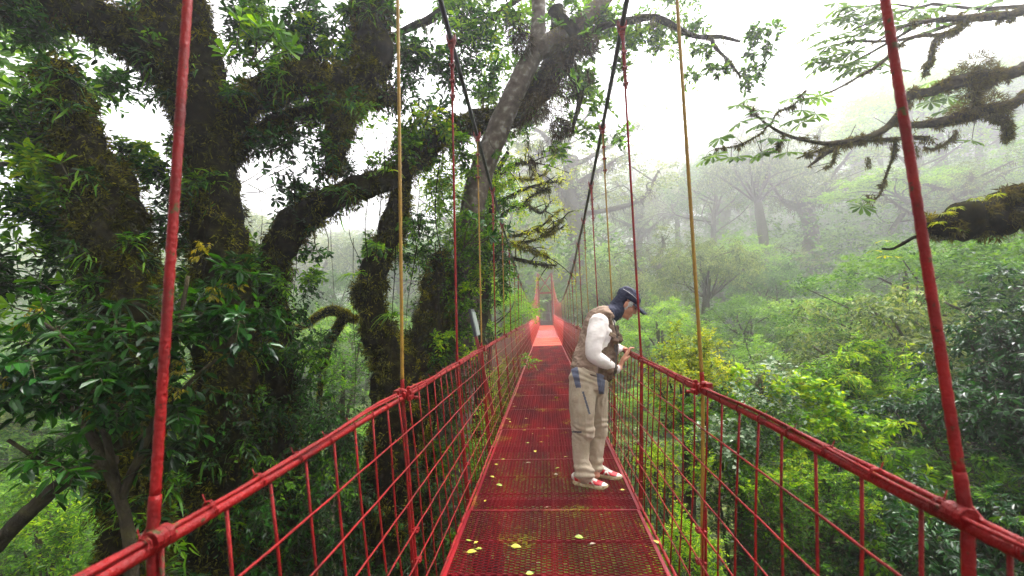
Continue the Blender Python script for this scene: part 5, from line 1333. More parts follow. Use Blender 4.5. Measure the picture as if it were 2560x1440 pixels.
for i, (px, py, L_, lab) in enumerate(((2345, 560, .09, 'tiny lime rosette at the very tip of the thick mossy limb'), (2365, 535, .08, 'tiny lime rosette on top near the tip of the thick mossy limb'), (2392, 522, .08, 'lime rosette on the ridge of the thick mossy limb, third from its tip'), (2440, 500, .09, 'sparse dry tuft on the ridge of the thick mossy limb where yellow moss starts'), (2400, 578, .07, 'two-leaved green sprig on the underside of the thick mossy limb'), (2380, 572, .06, 'small yellow-green sprig low on the face of the thick mossy limb'), (2490, 490, .09, 'tuft on the ridge of the thick mossy limb among the golden moss'), (2440, 560, .05, 'pale little fern in the dark face of the thick mossy limb'))):
    rosette('tiny_rosette', W(px, py, 4.4), 22, L_, .012, M['leaf_yellow' if i != 4 else 'leaf_bright'], lab, 'small plant', 'tiny plants on the thick mossy limb', seed=400 + i, axis=(0, -.3, .3))

# ===== near canopy right of the bridge
def canopy(name, label, blobs, mt, base, stem_r=.12, cat='tree', second=None, **kw):
    root = empty(name, (0, 0, 0), label, cat)
    o = leafy_part('crown', root, blobs, mt, gR, **kw)
    if second: leafy_part('crown', root, second[1], second[0], gR, **kw)
    mb = MB(); b0 = W(*base)
    rows = to_ground(np.array([[*b0, stem_r], [*(W(blobs[0][0], blobs[0][1], blobs[0][2]) * .4 + b0 * .6), stem_r * .7], [*W(*blobs[0][:3]), stem_r * .3]]))
    limb(mb, rows, 8, .1, 3)
    for b_ in blobs[1:]:
        c = W(*b_[:3]); j = rows[-2][:3]; limb(mb, np.array([[*j, stem_r * .4], [*((j + c) / 2 - [0, 0, .1]), stem_r * .28], [*c, .015]]), 6, .08, 2, 5)
    mb.build('trunk', M['bark_dark'], root, True)
    return root
canopy('yellow_green_tree', 'yellow-green domed crown just beyond the right handrail knot, brightest clump behind the yellow rope', [(1720, 895, 9.4, 70, 12), (1665, 925, 9.2, 55, 7), (1780, 910, 9.4, 60, 8), (1640, 960, 9, 45, 5), (1700, 960, 9, 70, 8), (1820, 950, 9.4, 50, 5)], 'leaf_yellow', (1720, 1200, 9.4), per=14, k=9, L=.075, wr=.42, up=.4, droop=.2)
canopy('vine_covered_tree', 'crown smothered by pale round-leaved vines behind the right handrail', [(1850, 1020, 8.6, 100, 12), (1760, 1050, 8.2, 80, 9), (1950, 1040, 8.8, 90, 10), (1900, 1120, 8.2, 100, 11), (1800, 1150, 7.8, 90, 10), (2020, 1120, 8.4, 80, 8), (1700, 1040, 8.4, 60, 6)], 'leaf_mid', (1860, 1350, 8.8),
       second=('leaf_silver', [(1850, 1000, 8.3, 100, 7), (1760, 1040, 8, 70, 4), (1930, 1060, 8.3, 90, 6), (1860, 1120, 7.9, 90, 6), (1790, 1140, 7.5, 70, 4), (1980, 1000, 8.6, 50, 3)]), per=10, k=9, L=.075, wr=.7, up=.2, droop=.35)
v1 = leafy_part('lime_vine', None, [(1945, 955, 8.4, 45, 5), (2030, 980, 8.3, 50, 5), (2070, 1010, 8.3, 40, 4), (2060, 1060, 8.1, 50, 4), (2120, 1070, 8.1, 45, 4), (1860, 960, 8.7, 40, 3), (2000, 1110, 8, 30, 2)], 'leaf_bright', gR, per=9, k=8, L=.09, wr=.75, up=.3, droop=.3)
tag(v1, 'lime green vine with heart-shaped leaves draped between the pale vines and the layered tree', 'vine')
v2 = leafy_part('rusty_shrub', None, [(1955, 970, 8.6, 38, 5), (1985, 960, 8.6, 30, 3), (1920, 985, 8.5, 26, 2)], 'leaf_flush', gR, per=10, k=9, L=.04, wr=.4, tm='kite', up=.5, droop=.2)
tag(v2, 'small rusty orange sprig tuft above the pale vines', 'shrub')
cone = [(2150, 890, 11.5, 60, 7), (2110, 930, 11.3, 70, 8), (2200, 935, 11.3, 75, 8), (2060, 970, 11, 65, 7), (2160, 985, 11, 90, 10), (2260, 985, 11, 80, 8), (2110, 1040, 10.6, 90, 9), (2220, 1050, 10.6, 90, 9), (2300, 1040, 10.8, 70, 7)]
canopy('layered_tree', 'cone-shaped crown of drooping narrow leaves in layers, middle of the near right slope', cone, 'leaf_mid', (2170, 1300, 11.2), per=12, k=10, L=.13, wr=.3, up=.05, flat=.4, droop=.3, hang=.25,
       second=('leaf_bright', [(2150, 880, 11.3, 60, 4), (2200, 930, 11.1, 70, 4), (2080, 960, 10.9, 60, 3), (2250, 1000, 10.8, 70, 3), (2150, 1020, 10.5, 70, 3)]))
canopy('narrow_leaf_tree', 'branch fans of long narrow shining leaves just above the right handrail, below the layered tree', [(2200, 1130, 8.2, 80, 8), (2110, 1110, 8.2, 60, 5), (2280, 1170, 8, 80, 8), (2330, 1220, 7.8, 70, 6), (2180, 1190, 7.8, 70, 6), (2250, 1240, 7.6, 70, 6)], 'leaf_mid', (2250, 1450, 8), stem_r=.06,
       second=('leaf_bright', [(2180, 1110, 8, 70, 4), (2260, 1150, 7.8, 70, 4), (2320, 1190, 7.6, 60, 3)]), per=10, k=9, L=.14, wr=.26, up=.1, flat=.5, droop=.35, hang=.3)
canopy('glossy_tree', 'dark glossy tree with wet shining leaves at the right edge beside the near red rope', [(2500, 850, 8.4, 90, 9), (2560, 780, 8.6, 80, 7), (2450, 930, 8.2, 90, 9), (2530, 970, 8, 100, 9), (2400, 1000, 8.2, 80, 7), (2480, 1060, 7.8, 100, 9), (2600, 900, 8, 110, 8), (2560, 1080, 7.6, 100, 8), (2650, 1000, 7.6, 120, 8), (2420, 840, 8.6, 50, 3)], 'leaf_gloss', (2600, 1350, 8.4), per=12, k=9, L=.125, wr=.42, up=.1, droop=.4, hang=.25)
canopy('glossy_tree', 'low spreading tier of dark shiny leaves left of the near red rope', [(2290, 1030, 9, 60, 5), (2230, 1020, 9.2, 50, 4), (2340, 1050, 8.8, 60, 5)], 'leaf_gloss', (2450, 1300, 8.8), stem_r=.07, per=11, k=9, L=.11, wr=.4, up=.0, flat=.4, droop=.3, hang=.2)
canopy('small_leaf_bush', 'fresh bush of tiny shiny leaves seen through and above the right mesh', [(2030, 1230, 7.4, 90, 12), (2100, 1290, 7.2, 80, 9), (1960, 1290, 7, 80, 9), (2080, 1190, 7.6, 60, 6), (1900, 1250, 7.2, 70, 7), (2030, 1370, 6.8, 90, 9)], 'leaf_mid', (2020, 1600, 7.4), stem_r=.08, per=14, k=10, L=.055, wr=.5, up=.4, droop=.15,
       second=('leaf_bright', [(2030, 1200, 7.3, 70, 5), (1990, 1180, 7.4, 50, 3), (2090, 1240, 7.1, 60, 4), (1900, 1220, 7.1, 40, 2)]))
canopy('bright_bush', 'bright green bush low behind the right mesh, right next to the deck edge', [(1740, 1150, 7.4, 70, 9), (1680, 1180, 7.4, 60, 7), (1700, 1330, 6.4, 70, 8), (1760, 1400, 6, 70, 8), (1690, 1430, 6, 60, 6), (1620, 1130, 7.8, 50, 4)], 'leaf_bright', (1720, 1650, 7), stem_r=.07, per=14, k=9, L=.05, wr=.5, up=.4, droop=.15)
canopy('dark_bush', 'dark leafy mass filling the lower right corner under the handrail', [(2350, 1330, 7, 100, 10), (2250, 1400, 6.6, 100, 9), (2450, 1300, 7, 90, 7), (2520, 1380, 6.6, 100, 8), (2420, 1430, 6.2, 100, 8), (2150, 1420, 6.8, 90, 8), (2600, 1250, 7, 100, 7), (2560, 1180, 7.2, 80, 5)], 'leaf_gloss', (2400, 1700, 7), per=11, k=9, L=.10, wr=.38, up=.1, droop=.35, hang=.15,
       second=('leaf_mid', [(2450, 1240, 6.9, 70, 3), (2330, 1300, 6.8, 70, 3), (2200, 1380, 6.5, 70, 3), (2500, 1190, 7, 60, 3)]))
canopy('shade_bush', 'shaded dark green foliage deep behind the lower right mesh', [(1850, 1300, 7.6, 100, 9), (1900, 1400, 7.2, 110, 9), (1800, 1250, 7.8, 80, 6), (1960, 1420, 7, 90, 7), (1650, 1280, 8, 80, 6), (2080, 1440, 6.9, 80, 6)], 'leaf_dark', (1850, 1800, 7.6), per=12, k=9, L=.075, wr=.42, up=.2, droop=.3)
canopy('fern_like_tree', 'drooping feathery branch tier in the shade right of the near red rope', [(2480, 1180, 7.6, 60, 5), (2540, 1190, 7.4, 60, 5), (2430, 1195, 7.6, 40, 3)], 'leaf_mid', (2650, 1400, 7.6), stem_r=.05, per=10, k=12, L=.07, wr=.3, up=0, flat=.3, droop=.35, hang=.3)
# ===== left, low: bright ground-level crowns and dark filler
canopy('lime_bush', 'lime bush with a few yellow leaves in the lower left corner under the dark branch', [(80, 1250, 9, 110, 10), (200, 1300, 8.6, 110, 10), (60, 1380, 8, 110, 10), (250, 1400, 7.8, 100, 8), (150, 1200, 9.2, 70, 5), (330, 1330, 8.4, 70, 5)], 'leaf_mid', (150, 1700, 8.6), per=12, k=9, L=.10, wr=.38, up=.3, droop=.25,
       second=('leaf_bright', [(80, 1230, 8.8, 90, 4), (220, 1300, 8.4, 90, 4), (120, 1380, 7.8, 90, 4)]))
canopy('dark_bush', 'dark small-leaved mass behind the left mesh at the bottom', [(560, 1180, 8.6, 110, 8), (460, 1300, 8.2, 100, 7), (820, 1380, 8.2, 110, 8), (660, 1380, 8, 110, 8), (400, 1420, 7.6, 110, 7), (900, 1120, 9.5, 90, 6), (860, 980, 10, 80, 5)], 'leaf_dark', (650, 1750, 8.4), per=12, k=9, L=.075, wr=.42, up=.2, droop=.3)
canopy('light_green_tree', 'light green crown seen through the left mesh close to the deck', [(1200, 1130, 10, 80, 8), (1250, 1050, 11, 70, 7), (1230, 1230, 9, 70, 6), (1170, 1330, 8.4, 70, 6), (1270, 960, 12, 60, 6)], 'leaf_mid', (1200, 1500, 10), per=13, k=9, L=.095, wr=.42, up=.4, droop=.2,
       second=('leaf_bright', [(1210, 1120, 9.8, 70, 4), (1250, 1040, 10.8, 60, 3), (1240, 980, 11.8, 50, 3)]))
canopy('mid_green_tree', 'mid green tree in the gap right of the bent snag', [(860, 900, 11, 80, 7), (900, 850, 12, 70, 6), (800, 880, 12, 60, 5), (830, 960, 10.5, 80, 7), (770, 800, 13, 60, 4)], 'leaf_mid', (850, 1250, 11.4), per=13, k=9, L=.10, wr=.42, up=.4, droop=.2)


# ================================================================ the man at the right handrail
man = empty('person', (0, 0, 0), 'man in fishing vest and neck-flap cap bending over the right handrail', 'person')
def etube(mb, rows, n=20, axis=(0, 1, 0), per=5, caps=True):
    """rows: x, y, z, radius in the walking plane, radius sideways"""
    q = spline(np.array(rows, float), per)
    P, ra, rb = q[:, :3], np.maximum(q[:, 3], .002), np.maximum(q[:, 4], .002)
    T = unit(np.gradient(P, axis=0)); A = np.array(axis, float)
    S = unit(A - T * (T @ A)[:, None]); Fw = np.cross(S, T)
    if caps:                                   # rounded ends
        for e, sg in ((0, -1), (-1, 1)):
            p, t, s, f_ = P[e], T[e], S[e], Fw[e]; m_ = min(ra[e], rb[e])
            ex = [(.5, .87), (.87, .5), (1, .05)]
            for k_, (u, v) in enumerate(ex):
                row = (p + sg * t * m_ * u * .8, ra[e] * v, rb[e] * v, s, f_)
                if sg < 0: P = np.vstack([row[0], P]); ra = np.r_[row[1], ra]; rb = np.r_[row[2], rb]; S = np.vstack([s, S]); Fw = np.vstack([f_, Fw])
                else: P = np.vstack([P, row[0]]); ra = np.r_[ra, row[1]]; rb = np.r_[rb, row[2]]; S = np.vstack([S, s]); Fw = np.vstack([Fw, f_])
                if sg < 0: e = 0; p = P[0] if False else p
            e = 0
    th = np.linspace(0, 2 * np.pi, n, endpoint=False)
    v = P[:, None] + Fw[:, None] * (np.cos(th)[None, :, None] * ra[:, None, None]) + S[:, None] * (np.sin(th)[None, :, None] * rb[:, None, None])
    N = len(P); i = np.arange(N - 1)[:, None] * n; j = np.arange(n)[None]; k = (j + 1) % n
    b0 = mb.n
    mb.add(v.reshape(-1, 3), np.stack([i + j, i + k, i + n + k, i + n + j], -1).reshape(-1, 4))
    mb.f.setdefault((n, 0), []).append((b0 + np.arange(n)[::-1])[None]); mb.f[(n, 0)].append((b0 + (N - 1) * n + np.arange(n))[None])
def px(r, Y): return r * Y / F
def rowp(a): return [*W(a[0], a[1], a[2]), px(a[3], a[2]), (a[4] if len(a) > 4 else px(a[3], a[2]))]
def solid(name, mb, mats, voxel, parent, smooth=4, wr=None, paint=None, post=None):
    me = mb.mesh(name + '_raw', mats[0]); ob = link(name + '_raw', me)
    md = ob.modifiers.new('r', 'REMESH'); md.mode = 'VOXEL'; md.voxel_size = voxel
    sm = ob.modifiers.new('s', 'SMOOTH'); sm.iterations = smooth; sm.factor = .5
    dg = bpy.context.evaluated_depsgraph_get()
    out = bpy.data.meshes.new_from_object(ob.evaluated_get(dg)); out.name = name
    bpy.data.objects.remove(ob)
    n = len(out.vertices); co = np.empty(n * 3, np.float32); out.vertices.foreach_get('co', co); co = co.reshape(-1, 3)
    no = np.empty(n * 3, np.float32); out.vertex_normals.foreach_get('vector', no); no = no.reshape(-1, 3)
    if wr:
        for amp, sc, st in wr:
            d = np.array([mnoise.noise(Vector((float(c[0]) * sc * st[0], float(c[1]) * sc * st[1], float(c[2]) * sc * st[2]))) for c in co])
            co = co + no * ((.5 - np.abs(d) * 2) * amp)[:, None]
    if post: co = post(co, no)
    out.vertices.foreach_set('co', co.astype(np.float32).ravel()); out.update()
    out.materials.clear()
    for m_ in mats: out.materials.append(m_)
    out.polygons.foreach_set('use_smooth', np.ones(len(out.polygons), bool))
    if paint:
        c = np.empty(len(out.polygons) * 3, np.float32); out.polygons.foreach_get('center', c)
        out.polygons.foreach_set('material_index', paint(c.reshape(-1, 3)).astype(np.int32))
    return link(name, out, parent)
def fabric(name, cols, rough=.85, weave=900, bump=.15, scale=14):
    return simple(name, cols, rough=rough, scale=scale, bump=bump, bscale=weave * .25, spec=.25)
M['skin'] = simple('skin', [(.40, .17, .10), (.52, .25, .16)], rough=.5, scale=25, bump=.1, bscale=300)
M['trouser'] = fabric('beige_trousers', [(.31, .245, .18), (.40, .33, .25)])
M['panel'] = fabric('slate_panel', [(.075, .08, .12), (.11, .12, .17)])
M['vest'] = fabric('tan_vest', [(.20, .135, .10), (.29, .205, .155)])
M['vest_dark'] = fabric('brown_vest_mesh', [(.085, .052, .036), (.135, .088, .062)])
M['shirt'] = fabric('off_white_shirt', [(.62, .56, .54), (.72, .66, .64)], bump=.08)
M['navy'] = fabric('navy_cloth', [(.012, .014, .035), (.025, .028, .06)], rough=.7)
M['shoe_red'] = simple('shoe_red', [(.35, .006, .015), (.45, .012, .02)], rough=.5, scale=40)
M['shoe_white'] = simple('shoe_white', [(.50, .44, .38), (.72, .68, .62)], rough=.6, scale=30)
M['sole'] = simple('muddy_sole', [(.20, .12, .04), (.50, .40, .22), (.62, .56, .42)], rough=.8, scale=28)
M['hair'] = simple('grey_hair', [(.28, .27, .26), (.55, .54, .53)], rough=.8, scale=120)
M['zip'] = simple('dark_zip', [(.03, .03, .035), (.05, .05, .055)], rough=.5, scale=60)
M['eye'] = simple('dark_eye', [(.01, .008, .006), (.02, .015, .012)], rough=.2)
# --- head frame
HC = W(1566, 762, 4.20)
ph = math.radians(33); yawh = math.radians(-4)
fx = np.array([math.cos(ph) * math.cos(yawh), math.cos(ph) * math.sin(yawh), -math.sin(ph)]); sy_ = unit(np.array([-math.sin(yawh), math.cos(yawh), 0])); uz = np.cross(fx, sy_)
HR = np.stack([fx, sy_, uz], 1)
def H(x, y, z): return HC + HR @ np.array([x, y, z]) * 1.0
def hell(mb, c, r, pitch=0):
    rot = HR
    if pitch: rot = HR @ np.array(Matrix.Rotation(pitch, 3, 'Y'))
    ellipsoid(mb, H(*c), r, 0, 16, 12, rot)
# --- body
b = MB()
for c, r in (((-.012, 0, .035), (.098, .077, .088)), ((.025, 0, -.035), (.066, .060, .078)), ((.030, 0, -.082), (.052, .050, .034)), ((.068, 0, -.100), (.021, .024, .017)),
             ((.078, 0, .032), (.018, .052, .012)), ((.058, .034, -.022), (.028, .024, .026)), ((.058, -.034, -.022), (.028, .024, .026)), ((.086, 0, -.060), (.012, .022, .007)), ((.083, 0, -.074), (.012, .020, .007)),
             ((-.008, .078, -.008), (.020, .008, .031)), ((-.008, -.078, -.008), (.020, .008, .031)), ((.100, 0, -.026), (.016, .013, .012))): hell(b, c, r)
etube(b, [[*H(.082, 0, .022), .010, .009], [*H(.096, 0, .0), .012, .011], [*H(.106, 0, -.022), .013, .012]], 10)
etube(b, [[*H(-.02, 0, -.05), .052, .056], [*W(1540, 785, 4.17), .055, .06], [*W(1515, 798, 4.15), .065, .08]], 16)
etube(b, [rowp(a) for a in ((1510, 800, 4.15, 24, .11), (1502, 830, 4.15, 34, .14), (1492, 880, 4.12, 38, .14), (1478, 930, 4.06, 36, .13), (1474, 955, 4.05, 30, .12))])
for leg in (((1460, 950, 3.96, 25), (1457, 1010, 3.95, 20), (1456, 1075, 3.94, 15), (1454, 1120, 3.93, 13), (1455, 1180, 3.92, 9), (1455, 1200, 3.91, 10)), ((1488, 955, 4.13, 20), (1493, 1020, 4.14, 17), (1494, 1078, 4.14, 14), (1492, 1130, 4.11, 12), (1490, 1172, 4.08, 9), (1490, 1188, 4.06, 10))):
    etube(b, [rowp(a) for a in leg], 14)
etube(b, [rowp(a) for a in ((1499, 818, 4.0, 14), (1488, 850, 3.92, 15), (1485, 887, 3.90, 13), (1512, 907, 3.95, 11), (1540, 923, 4.12, 8), (1549, 919, 4.2, 7.5))], 14)
etube(b, [rowp(a) for a in ((1512, 816, 4.29, 13), (1525, 845, 4.40, 14), (1532, 872, 4.45, 12), (1545, 872, 4.52, 8.5), (1553, 872, 4.56, 7))], 14)
def rail_y(pxx, pyy):
    d = RN @ np.array([(pxx - 1280) / F, -(pyy - 720) / F, -1.0]); return RX * d[1] / d[0]
def hand(mb, wrist, grip, back):
    """palm from the wrist to the knuckles, four fingers over the rail, thumb closing from the near side"""
    d = unit(grip - wrist); lat = unit(np.array([0, 1.0, 0]) - d * d[1]); n_ = unit(np.cross(d, lat)); n_ = n_ if n_[2] > 0 else -n_
    kn = grip - d * .012 + n_ * .012
    etube(mb, [[*wrist, .020, .028], [*(wrist * .5 + kn * .5 + n_ * .006), .019, .037], [*kn, .014, .041]], 14, axis=lat)
    tips = []
    for j, (ln, o) in enumerate(((.062, -.031), (.074, -.0105), (.070, .0105), (.055, .030))):
        a = kn + lat * o + d * .004
        p1 = a + (d * .9 + n_ * .25) * ln * .45
        p2 = p1 + (d * .95 - n_ * .45) * ln * .38
        p3 = p2 + (d * .55 - n_ * .95) * ln * .30
        etube(mb, [[*a, .0100, .0098], [*p1, .0092, .0092], [*p2, .0084, .0084], [*p3, .0070, .0072]], 10, axis=lat, per=4)
    s_ = -1
    t0 = wrist * .6 + kn * .4 + lat * s_ * .028; t1 = t0 + d * .035 + lat * s_ * .016 - n_ * .012; t2 = t1 + d * .034 - n_ * .006 + lat * .003
    etube(mb, [[*t0, .013, .012], [*t1, .0105, .010], [*t2, .0085, .0085]], 10, axis=lat, per=4)
Yn = rail_y(1576, 891)
gn = W(1576, 891, Yn); gn[2] = RZ + .016
hand(b, W(1549, 919, 4.2), gn + [-.01, 0, .004], None)
Yf = rail_y(1560, 877)
gf = W(1560, 877, Yf); gf[2] = RZ + .026
hand(b, W(1551, 870, Yf - .06), gf + [-.01, 0, 0], None)
solid('body', b, [M['skin']], .0045, man, 2)
e = MB()
for s in (-1, 1):
    ellipsoid(e, H(.0835, s * .030, .008), (.006, .012, .006), 0, 10, 8, HR)
    ellipsoid(e, H(.092, s * .030, .036), (.006, .018, .004), 0, 10, 8, HR)
e.build('eyes_and_brows', M['eye'], man, True)
h = MB()
for s in (-1, 1):
    hell(h, (.022, s * .070, .020), (.026, .012, .030)); hell(h, (.004, s * .074, -.02), (.014, .008, .032))
hell(h, (-.06, 0, -.01), (.045, .07, .05))
solid('hair', h, [M['hair']], .004, man, 1, wr=[(.004, 90, (1, 1, 1))])
h = MB(); hell(h, (.078, 0, -.100), (.016, .02, .012)); hell(h, (.093, 0, -.050), (.008, .024, .004)); hell(h, (.06, 0, -.108), (.022, .02, .008))
solid('beard', h, [M['hair']], .003, man, 1, wr=[(.003, 120, (1, 1, 1))])
# cap with brim and neck flap
c = MB()
ellipsoid(c, H(-.018, 0, .082), (.114, .092, .060), 0, 20, 12, HR); ellipsoid(c, H(-.022, 0, .118), (.090, .076, .040), 0, 20, 12, HR)
etube(c, [[*H(-.015, 0, .045), .118, .094], [*H(-.015, 0, .072), .115, .093]], 24, axis=sy_, caps=False)
cap = solid('cap', c, [M['navy']], .005, man, 3, wr=[(.004, 22, (1, 1, 1.6))])
mbb = MB(); g_ = []
for u in np.linspace(0, 1, 9):
    row = []
    for v in np.linspace(-1, 1, 15):
        wd = .082 * math.sqrt(max(0, 1 - (u * .93) ** 2.6)); x = .070 + u * .120 * (1 - .10 * v * v); row.append(H(x - .028 * v * v * (1 - u), wd * v, .052 - .028 * u - .022 * v * v))
    g_.append(row)
g_ = np.array(g_); top = g_ + HR @ np.array([0, 0, .004]); bot = g_ - HR @ np.array([0, 0, .004])
for G_, rv in ((top, 1), (bot, -1)):
    i = np.arange(8)[:, None] * 15; j = np.arange(14)[None]; f = np.stack([i + j, i + j + 1, i + 16 + j, i + 15 + j], -1).reshape(-1, 4)
    mbb.add(G_.reshape(-1, 3), f[:, ::rv])
edge = [(0, k) for k in range(15)] + [(k, 14) for k in range(1, 9)] + [(8, k) for k in range(13, -1, -1)] + [(k, 0) for k in range(7, 0, -1)]
E = np.array([[top[a], bot[a]] for a in edge]).reshape(-1, 3); n = len(edge)
mbb.add(E, [[2 * k, 2 * k + 1, 2 * ((k + 1) % n) + 1, 2 * ((k + 1) % n)] for k in range(n)])
mbb.build('brim', M['navy'], cap, True)
mbb = MB(); tube(mbb, spline([H(-.10, -.062, .105), H(-.03, -.098, .098), H(.05, -.084, .082), H(.082, -.05, .058)], 6), .0022, 5); mbb.build('piping', M['hair'], cap)
c = MB()
etube(c, [[*H(-.052, 0, .045), .066, .088], [*H(-.070, 0, -.015), .058, .084], [*W(1538, 777, 4.18), .076, .088], [*W(1522, 786, 4.16), .084, .112]], 24, axis=(0, 1, 0))
solid('neck_flap', c, [M['navy']], .005, cap, 3, wr=[(.010, 14, (1, .6, .5)), (.004, 40, (1, 1, 1))])
# shirt
s_ = MB()
etube(s_, [rowp(a) for a in ((1498, 804, 3.99, 24, .085), (1490, 835, 3.94, 23.5), (1484, 868, 3.90, 20.5), (1485, 889, 3.89, 18.5), (1508, 905, 3.93, 16), (1528, 917, 4.04, 12.5), (1540, 923.5, 4.12, 11.5))], 18)
etube(s_, [rowp(a) for a in ((1512, 804, 4.30, 22), (1525, 845, 4.38, 18), (1534, 871, 4.45, 15), (1546, 871, 4.52, 11))], 16)
etube(s_, [rowp(a) for a in ((1520, 790, 4.15, 22, .08), (1505, 815, 4.15, 32, .17), (1498, 840, 4.14, 36, .18), (1490, 880, 4.10, 38, .15))])
solid('shirt', s_, [M['shirt']], .006, man, 4, wr=[(.004, 8, (1, 1, 1.6)), (.0012, 26, (1, 1, 1.8))])
# vest
v = MB()
etube(v, [rowp(a) for a in ((1516, 786, 4.16, 22, .105), (1505, 800, 4.155, 38, .155), (1502, 822, 4.16, 44, .165), (1498, 850, 4.15, 48, .165), (1491, 880, 4.12, 50, .165), (1484, 905, 4.09, 52, .17), (1481, 926, 4.07, 53, .17))], 26)
etube(v, [rowp(a) for a in ((1492, 790, 4.15, 16, .17), (1508, 784, 4.155, 20, .175), (1520, 790, 4.16, 18, .13))], 20)
for a, r in (((1534, 852, 4.03), (.040, .045, .042)), ((1530, 838, 4.02), (.036, .040, .020)), ((1548, 846, 4.2), (.030, .05, .04)), ((1512, 925, 3.98), (.075, .045, .055)), ((1530, 922, 4.04), (.05, .05, .06)), ((1455, 912, 4.0), (.05, .06, .05))): ellipsoid(v, W(*a), r, 0, 14, 10)
def vest_paint(cc):
    x, y = proj(cc); k = np.zeros(len(cc))
    k[(x > 1500 - (y - 800) * .12) & (y > 800)] = 1
    k[(y > 905 + (x - 1480) * .28)] = 0
    k[(x > 1495) & (y > 893 + (x - 1500) * .3)] = 1
    return k
vest = solid('vest', v, [M['vest'], M['vest_dark']], .006, man, 3, wr=[(.010, 8, (1, 1, 1.5)), (.006, 24, (1, 1, 1.3)), (.002, 60, (1, 1, 1))], paint=vest_paint)
for nm, q, sz in (('pocket_flap', (1532, 838, 3.965), (.060, .012, .034)), ('pocket_flap', (1549, 846, 4.10), (.05, .012, .03)), ('shoulder_tab', (1524, 790, 4.02), (.045, .02, .022)), ('pocket_flap', (1517, 900, 3.925), (.07, .010, .03))):
    mbb = MB(); rr = Matrix.Rotation(math.radians(28), 3, 'Y'); box(mbb, W(*q), *sz, rot=rr); o = mbb.build(nm, M['vest'], vest)
    bv = o.modifiers.new('b', 'BEVEL'); bv.width = .004; bv.segments = 2
for a, b_ in (((1529, 800, 4.03), (1531, 812, 4.03)), ((1535, 815, 4.07), (1537, 828, 4.06)), ((1537, 862, 3.99), (1539, 880, 3.99))):
    mbb = MB(); tube(mbb, np.array([W(*a), W(*b_)]), .006, 6); mbb.build('toggle', M['zip'] if a[1] > 810 else M['vest'], vest)
hemr = [(1430, 914), (1445, 925), (1462, 933), (1482, 938), (1503, 943), (1522, 946), (1536, 945)]
mbb = MB(); tube(mbb, spline([W(a, b_, 3.885 + .0024 * abs(a - 1482)) for a, b_ in hemr], 5), .006, 6); mbb.build('hem', M['vest_dark'], vest, True)
mbb = MB(); tube(mbb, spline([W(1527, 786, 4.05), W(1537, 812, 4.05), W(1543, 850, 4.05), W(1541, 900, 4.0), W(1536, 940, 4.0)], 6), .005, 6); mbb.build('front_zip', M['zip'], vest, True)
# trousers
t = MB()
etube(t, [rowp(a) for a in ((1478, 922, 4.07, 38, .13), (1474, 938, 4.05, 44, .155), (1471, 958, 4.03, 46, .165))], 24)
etube(t, [rowp(a) for a in ((1460, 940, 3.97, 35, .10), (1456, 1000, 3.95, 32), (1456, 1050, 3.94, 28.5), (1457, 1078, 3.935, 29, .085), (1452, 1088, 3.935, 23.5, .07), (1451, 1125, 3.93, 21, .065), (1453, 1155, 3.92, 19, .06), (1459, 1178, 3.91, 25, .075), (1460, 1187, 3.905, 25, .075))], 22)
etube(t, [rowp(a) for a in ((1488, 940, 4.11, 32, .10), (1492, 1000, 4.14, 27), (1493, 1050, 4.14, 24), (1494, 1080, 4.14, 23), (1493, 1090, 4.14, 20), (1491, 1130, 4.11, 17), (1490, 1160, 4.09, 16), (1490, 1172, 4.08, 16))], 20)
def creases(co, no):
    z = co[:, 2]; a = np.arctan2(co[:, 1] - 4.0, co[:, 0] - .3)
    k = np.clip((.30 - z) / .18, 0, 1) + .6 * np.exp(-((z - .50) / .07) ** 2) + .7 * np.clip((z - .84) / .1, 0, 1)
    w = np.sin(z * 120 + 3.2 * np.sin(a * 2 + z * 9) + a * 4)
    return co + no * (w * k * .0065)[:, None]
def tp(cc):
    x, y = proj(cc); k = np.zeros(len(cc))
    u = (y - 912) / 58
    k[(u > -.2) & (u < 1.0) & (x > 1424 + u * 16) & (x < 1443 + u * 10)] = 1
    k[(y > 925) & (y < 985) & (x > 1490 + (y - 925) * .12) & (x < 1516 - (y - 925) * .1) & (cc[:, 1] < 4.16)] = 1
    k[(np.abs(y - 1079.5 - (x - 1430) * .05) < 2.2) & (x < 1454)] = 2
    s2 = np.abs((x - 1457) - (y - 978) * .30); k[(s2 < 2.6) & (y > 978) & (y < 1036)] = 1
    k[(s2 < 1.2) & (y > 980) & (y < 1034)] = 2
    return k
solid('trousers', t, [M['trouser'], M['panel'], M['zip']], .006, man, 3, wr=[(.008, 6.5, (1.3, 1.3, .7)), (.006, 16, (1.3, 1.3, .5)), (.0015, 45, (1, 1, 1.5))], paint=tp, post=creases)
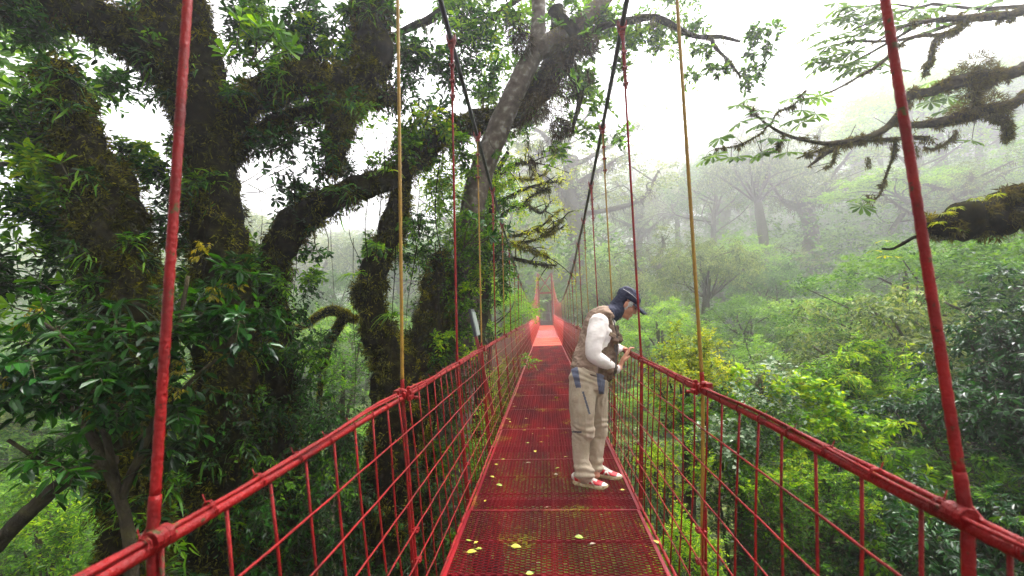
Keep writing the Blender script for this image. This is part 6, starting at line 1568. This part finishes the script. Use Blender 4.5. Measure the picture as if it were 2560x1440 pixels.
# shoes
def shoe(heel, ang, L=.30):
    root = link('shoe', None, man)
    rt = np.array(Matrix.Rotation(ang, 3, 'Z'))
    def q(x, y, z): return heel + rt @ np.array([x, y, z])
    X = np.linspace(0, 1, 13); w = np.interp(X, [0, .06, .25, .45, .7, .88, .97, 1], [.018, .034, .038, .036, .050, .044, .024, .008])
    sole = MB(); top = []; bot = []
    for x, ww in zip(X, w):
        z0 = .004 + .014 * max(0, (x - .82) / .18) ** 2 + .006 * max(0, (.1 - x) / .1); z1 = .030 + .010 * max(0, .35 - x) * 2 + .008 * max(0, (x - .85) / .15)
        top.append([q(x * L, ww, z1), q(x * L, -ww, z1)]); bot.append([q(x * L, ww * .94, z0), q(x * L, -ww * .94, z0)])
    n = 13
    ring = lambda A: [a[0] for a in A] + [a[1] for a in A[::-1]]
    mid = [[(t_[0] + b__[0]) / 2 + rt @ np.array([0, .004, 0]), (t_[1] + b__[1]) / 2 - rt @ np.array([0, .004, 0])] for t_, b__ in zip(top, bot)]
    V = np.array(ring(bot) + ring(mid) + ring(top)); m_ = 2 * n
    f = [[a + s0 * m_, (a + 1) % m_ + s0 * m_, (a + 1) % m_ + (s0 + 1) * m_, a + (s0 + 1) * m_] for s0 in range(2) for a in range(m_)]
    sole.add(V, f)
    for s0 in (0, 2): sole.add(V[s0 * m_:(s0 + 1) * m_], [[a, a + 1, m_ - 2 - a, m_ - 1 - a] for a in range(n - 1)])
    sole.build('sole', M['sole'], root)
    up = MB()
    rows = [(.02, .055, .028, .022), (.06, .064, .038, .032), (.2, .066, .040, .036), (.36, .062, .038, .037), (.50, .050, .030, .042), (.66, .042, .021, .047), (.82, .036, .016, .043), (.93, .032, .010, .030), (.975, .03, .006, .014)]
    etube(up, [[*q(x * L, 0, z), r_, s2] for x, z, r_, s2 in rows], 18, axis=rt @ np.array([0, 1, 0]))
    def sp(cc):
        lc = (cc - heel) @ rt; x, z, y = lc[:, 0] / L, lc[:, 2], lc[:, 1]; k = np.zeros(len(cc))
        k[(x > .86)] = 1; k[(x < .07)] = 1
        k[(np.abs(x - .47 - (z - .04) * 2.2) < .028)] = 1; k[(np.abs(x - .64 + (z - .04) * 3.0) < .026)] = 1
        k[(np.abs(y) < .022) & (x > .42) & (x < .70) & (z > .05)] = 1
        k[(z < .036) & (x > .5)] = 1
        return k
    solid('upper', up, [M['shoe_red'], M['shoe_white']], .004, root, 1, paint=sp)
    lc = MB()
    for k_ in range(6):
        x = .42 + k_ * .045; z = .100 - (x - .42) * .14
        tube(lc, np.array([q(x * L, -.026, z - .014), q((x + .012) * L, 0, z), q((x + .03) * L, .026, z - .014)]), .0034, 5)
        tube(lc, np.array([q(x * L, .026, z - .014), q((x + .012) * L, 0, z + .002), q((x + .03) * L, -.026, z - .014)]), .0034, 5)
    lc.build('laces', M['shoe_white'], root)
hp = on_deck(1434, 1209) + [0, 0, -.004]; shoe(hp, math.radians(-24), .305)
hp = on_deck(1476, 1188) + [0, 0, -.004]; shoe(hp, math.radians(-22), .29)
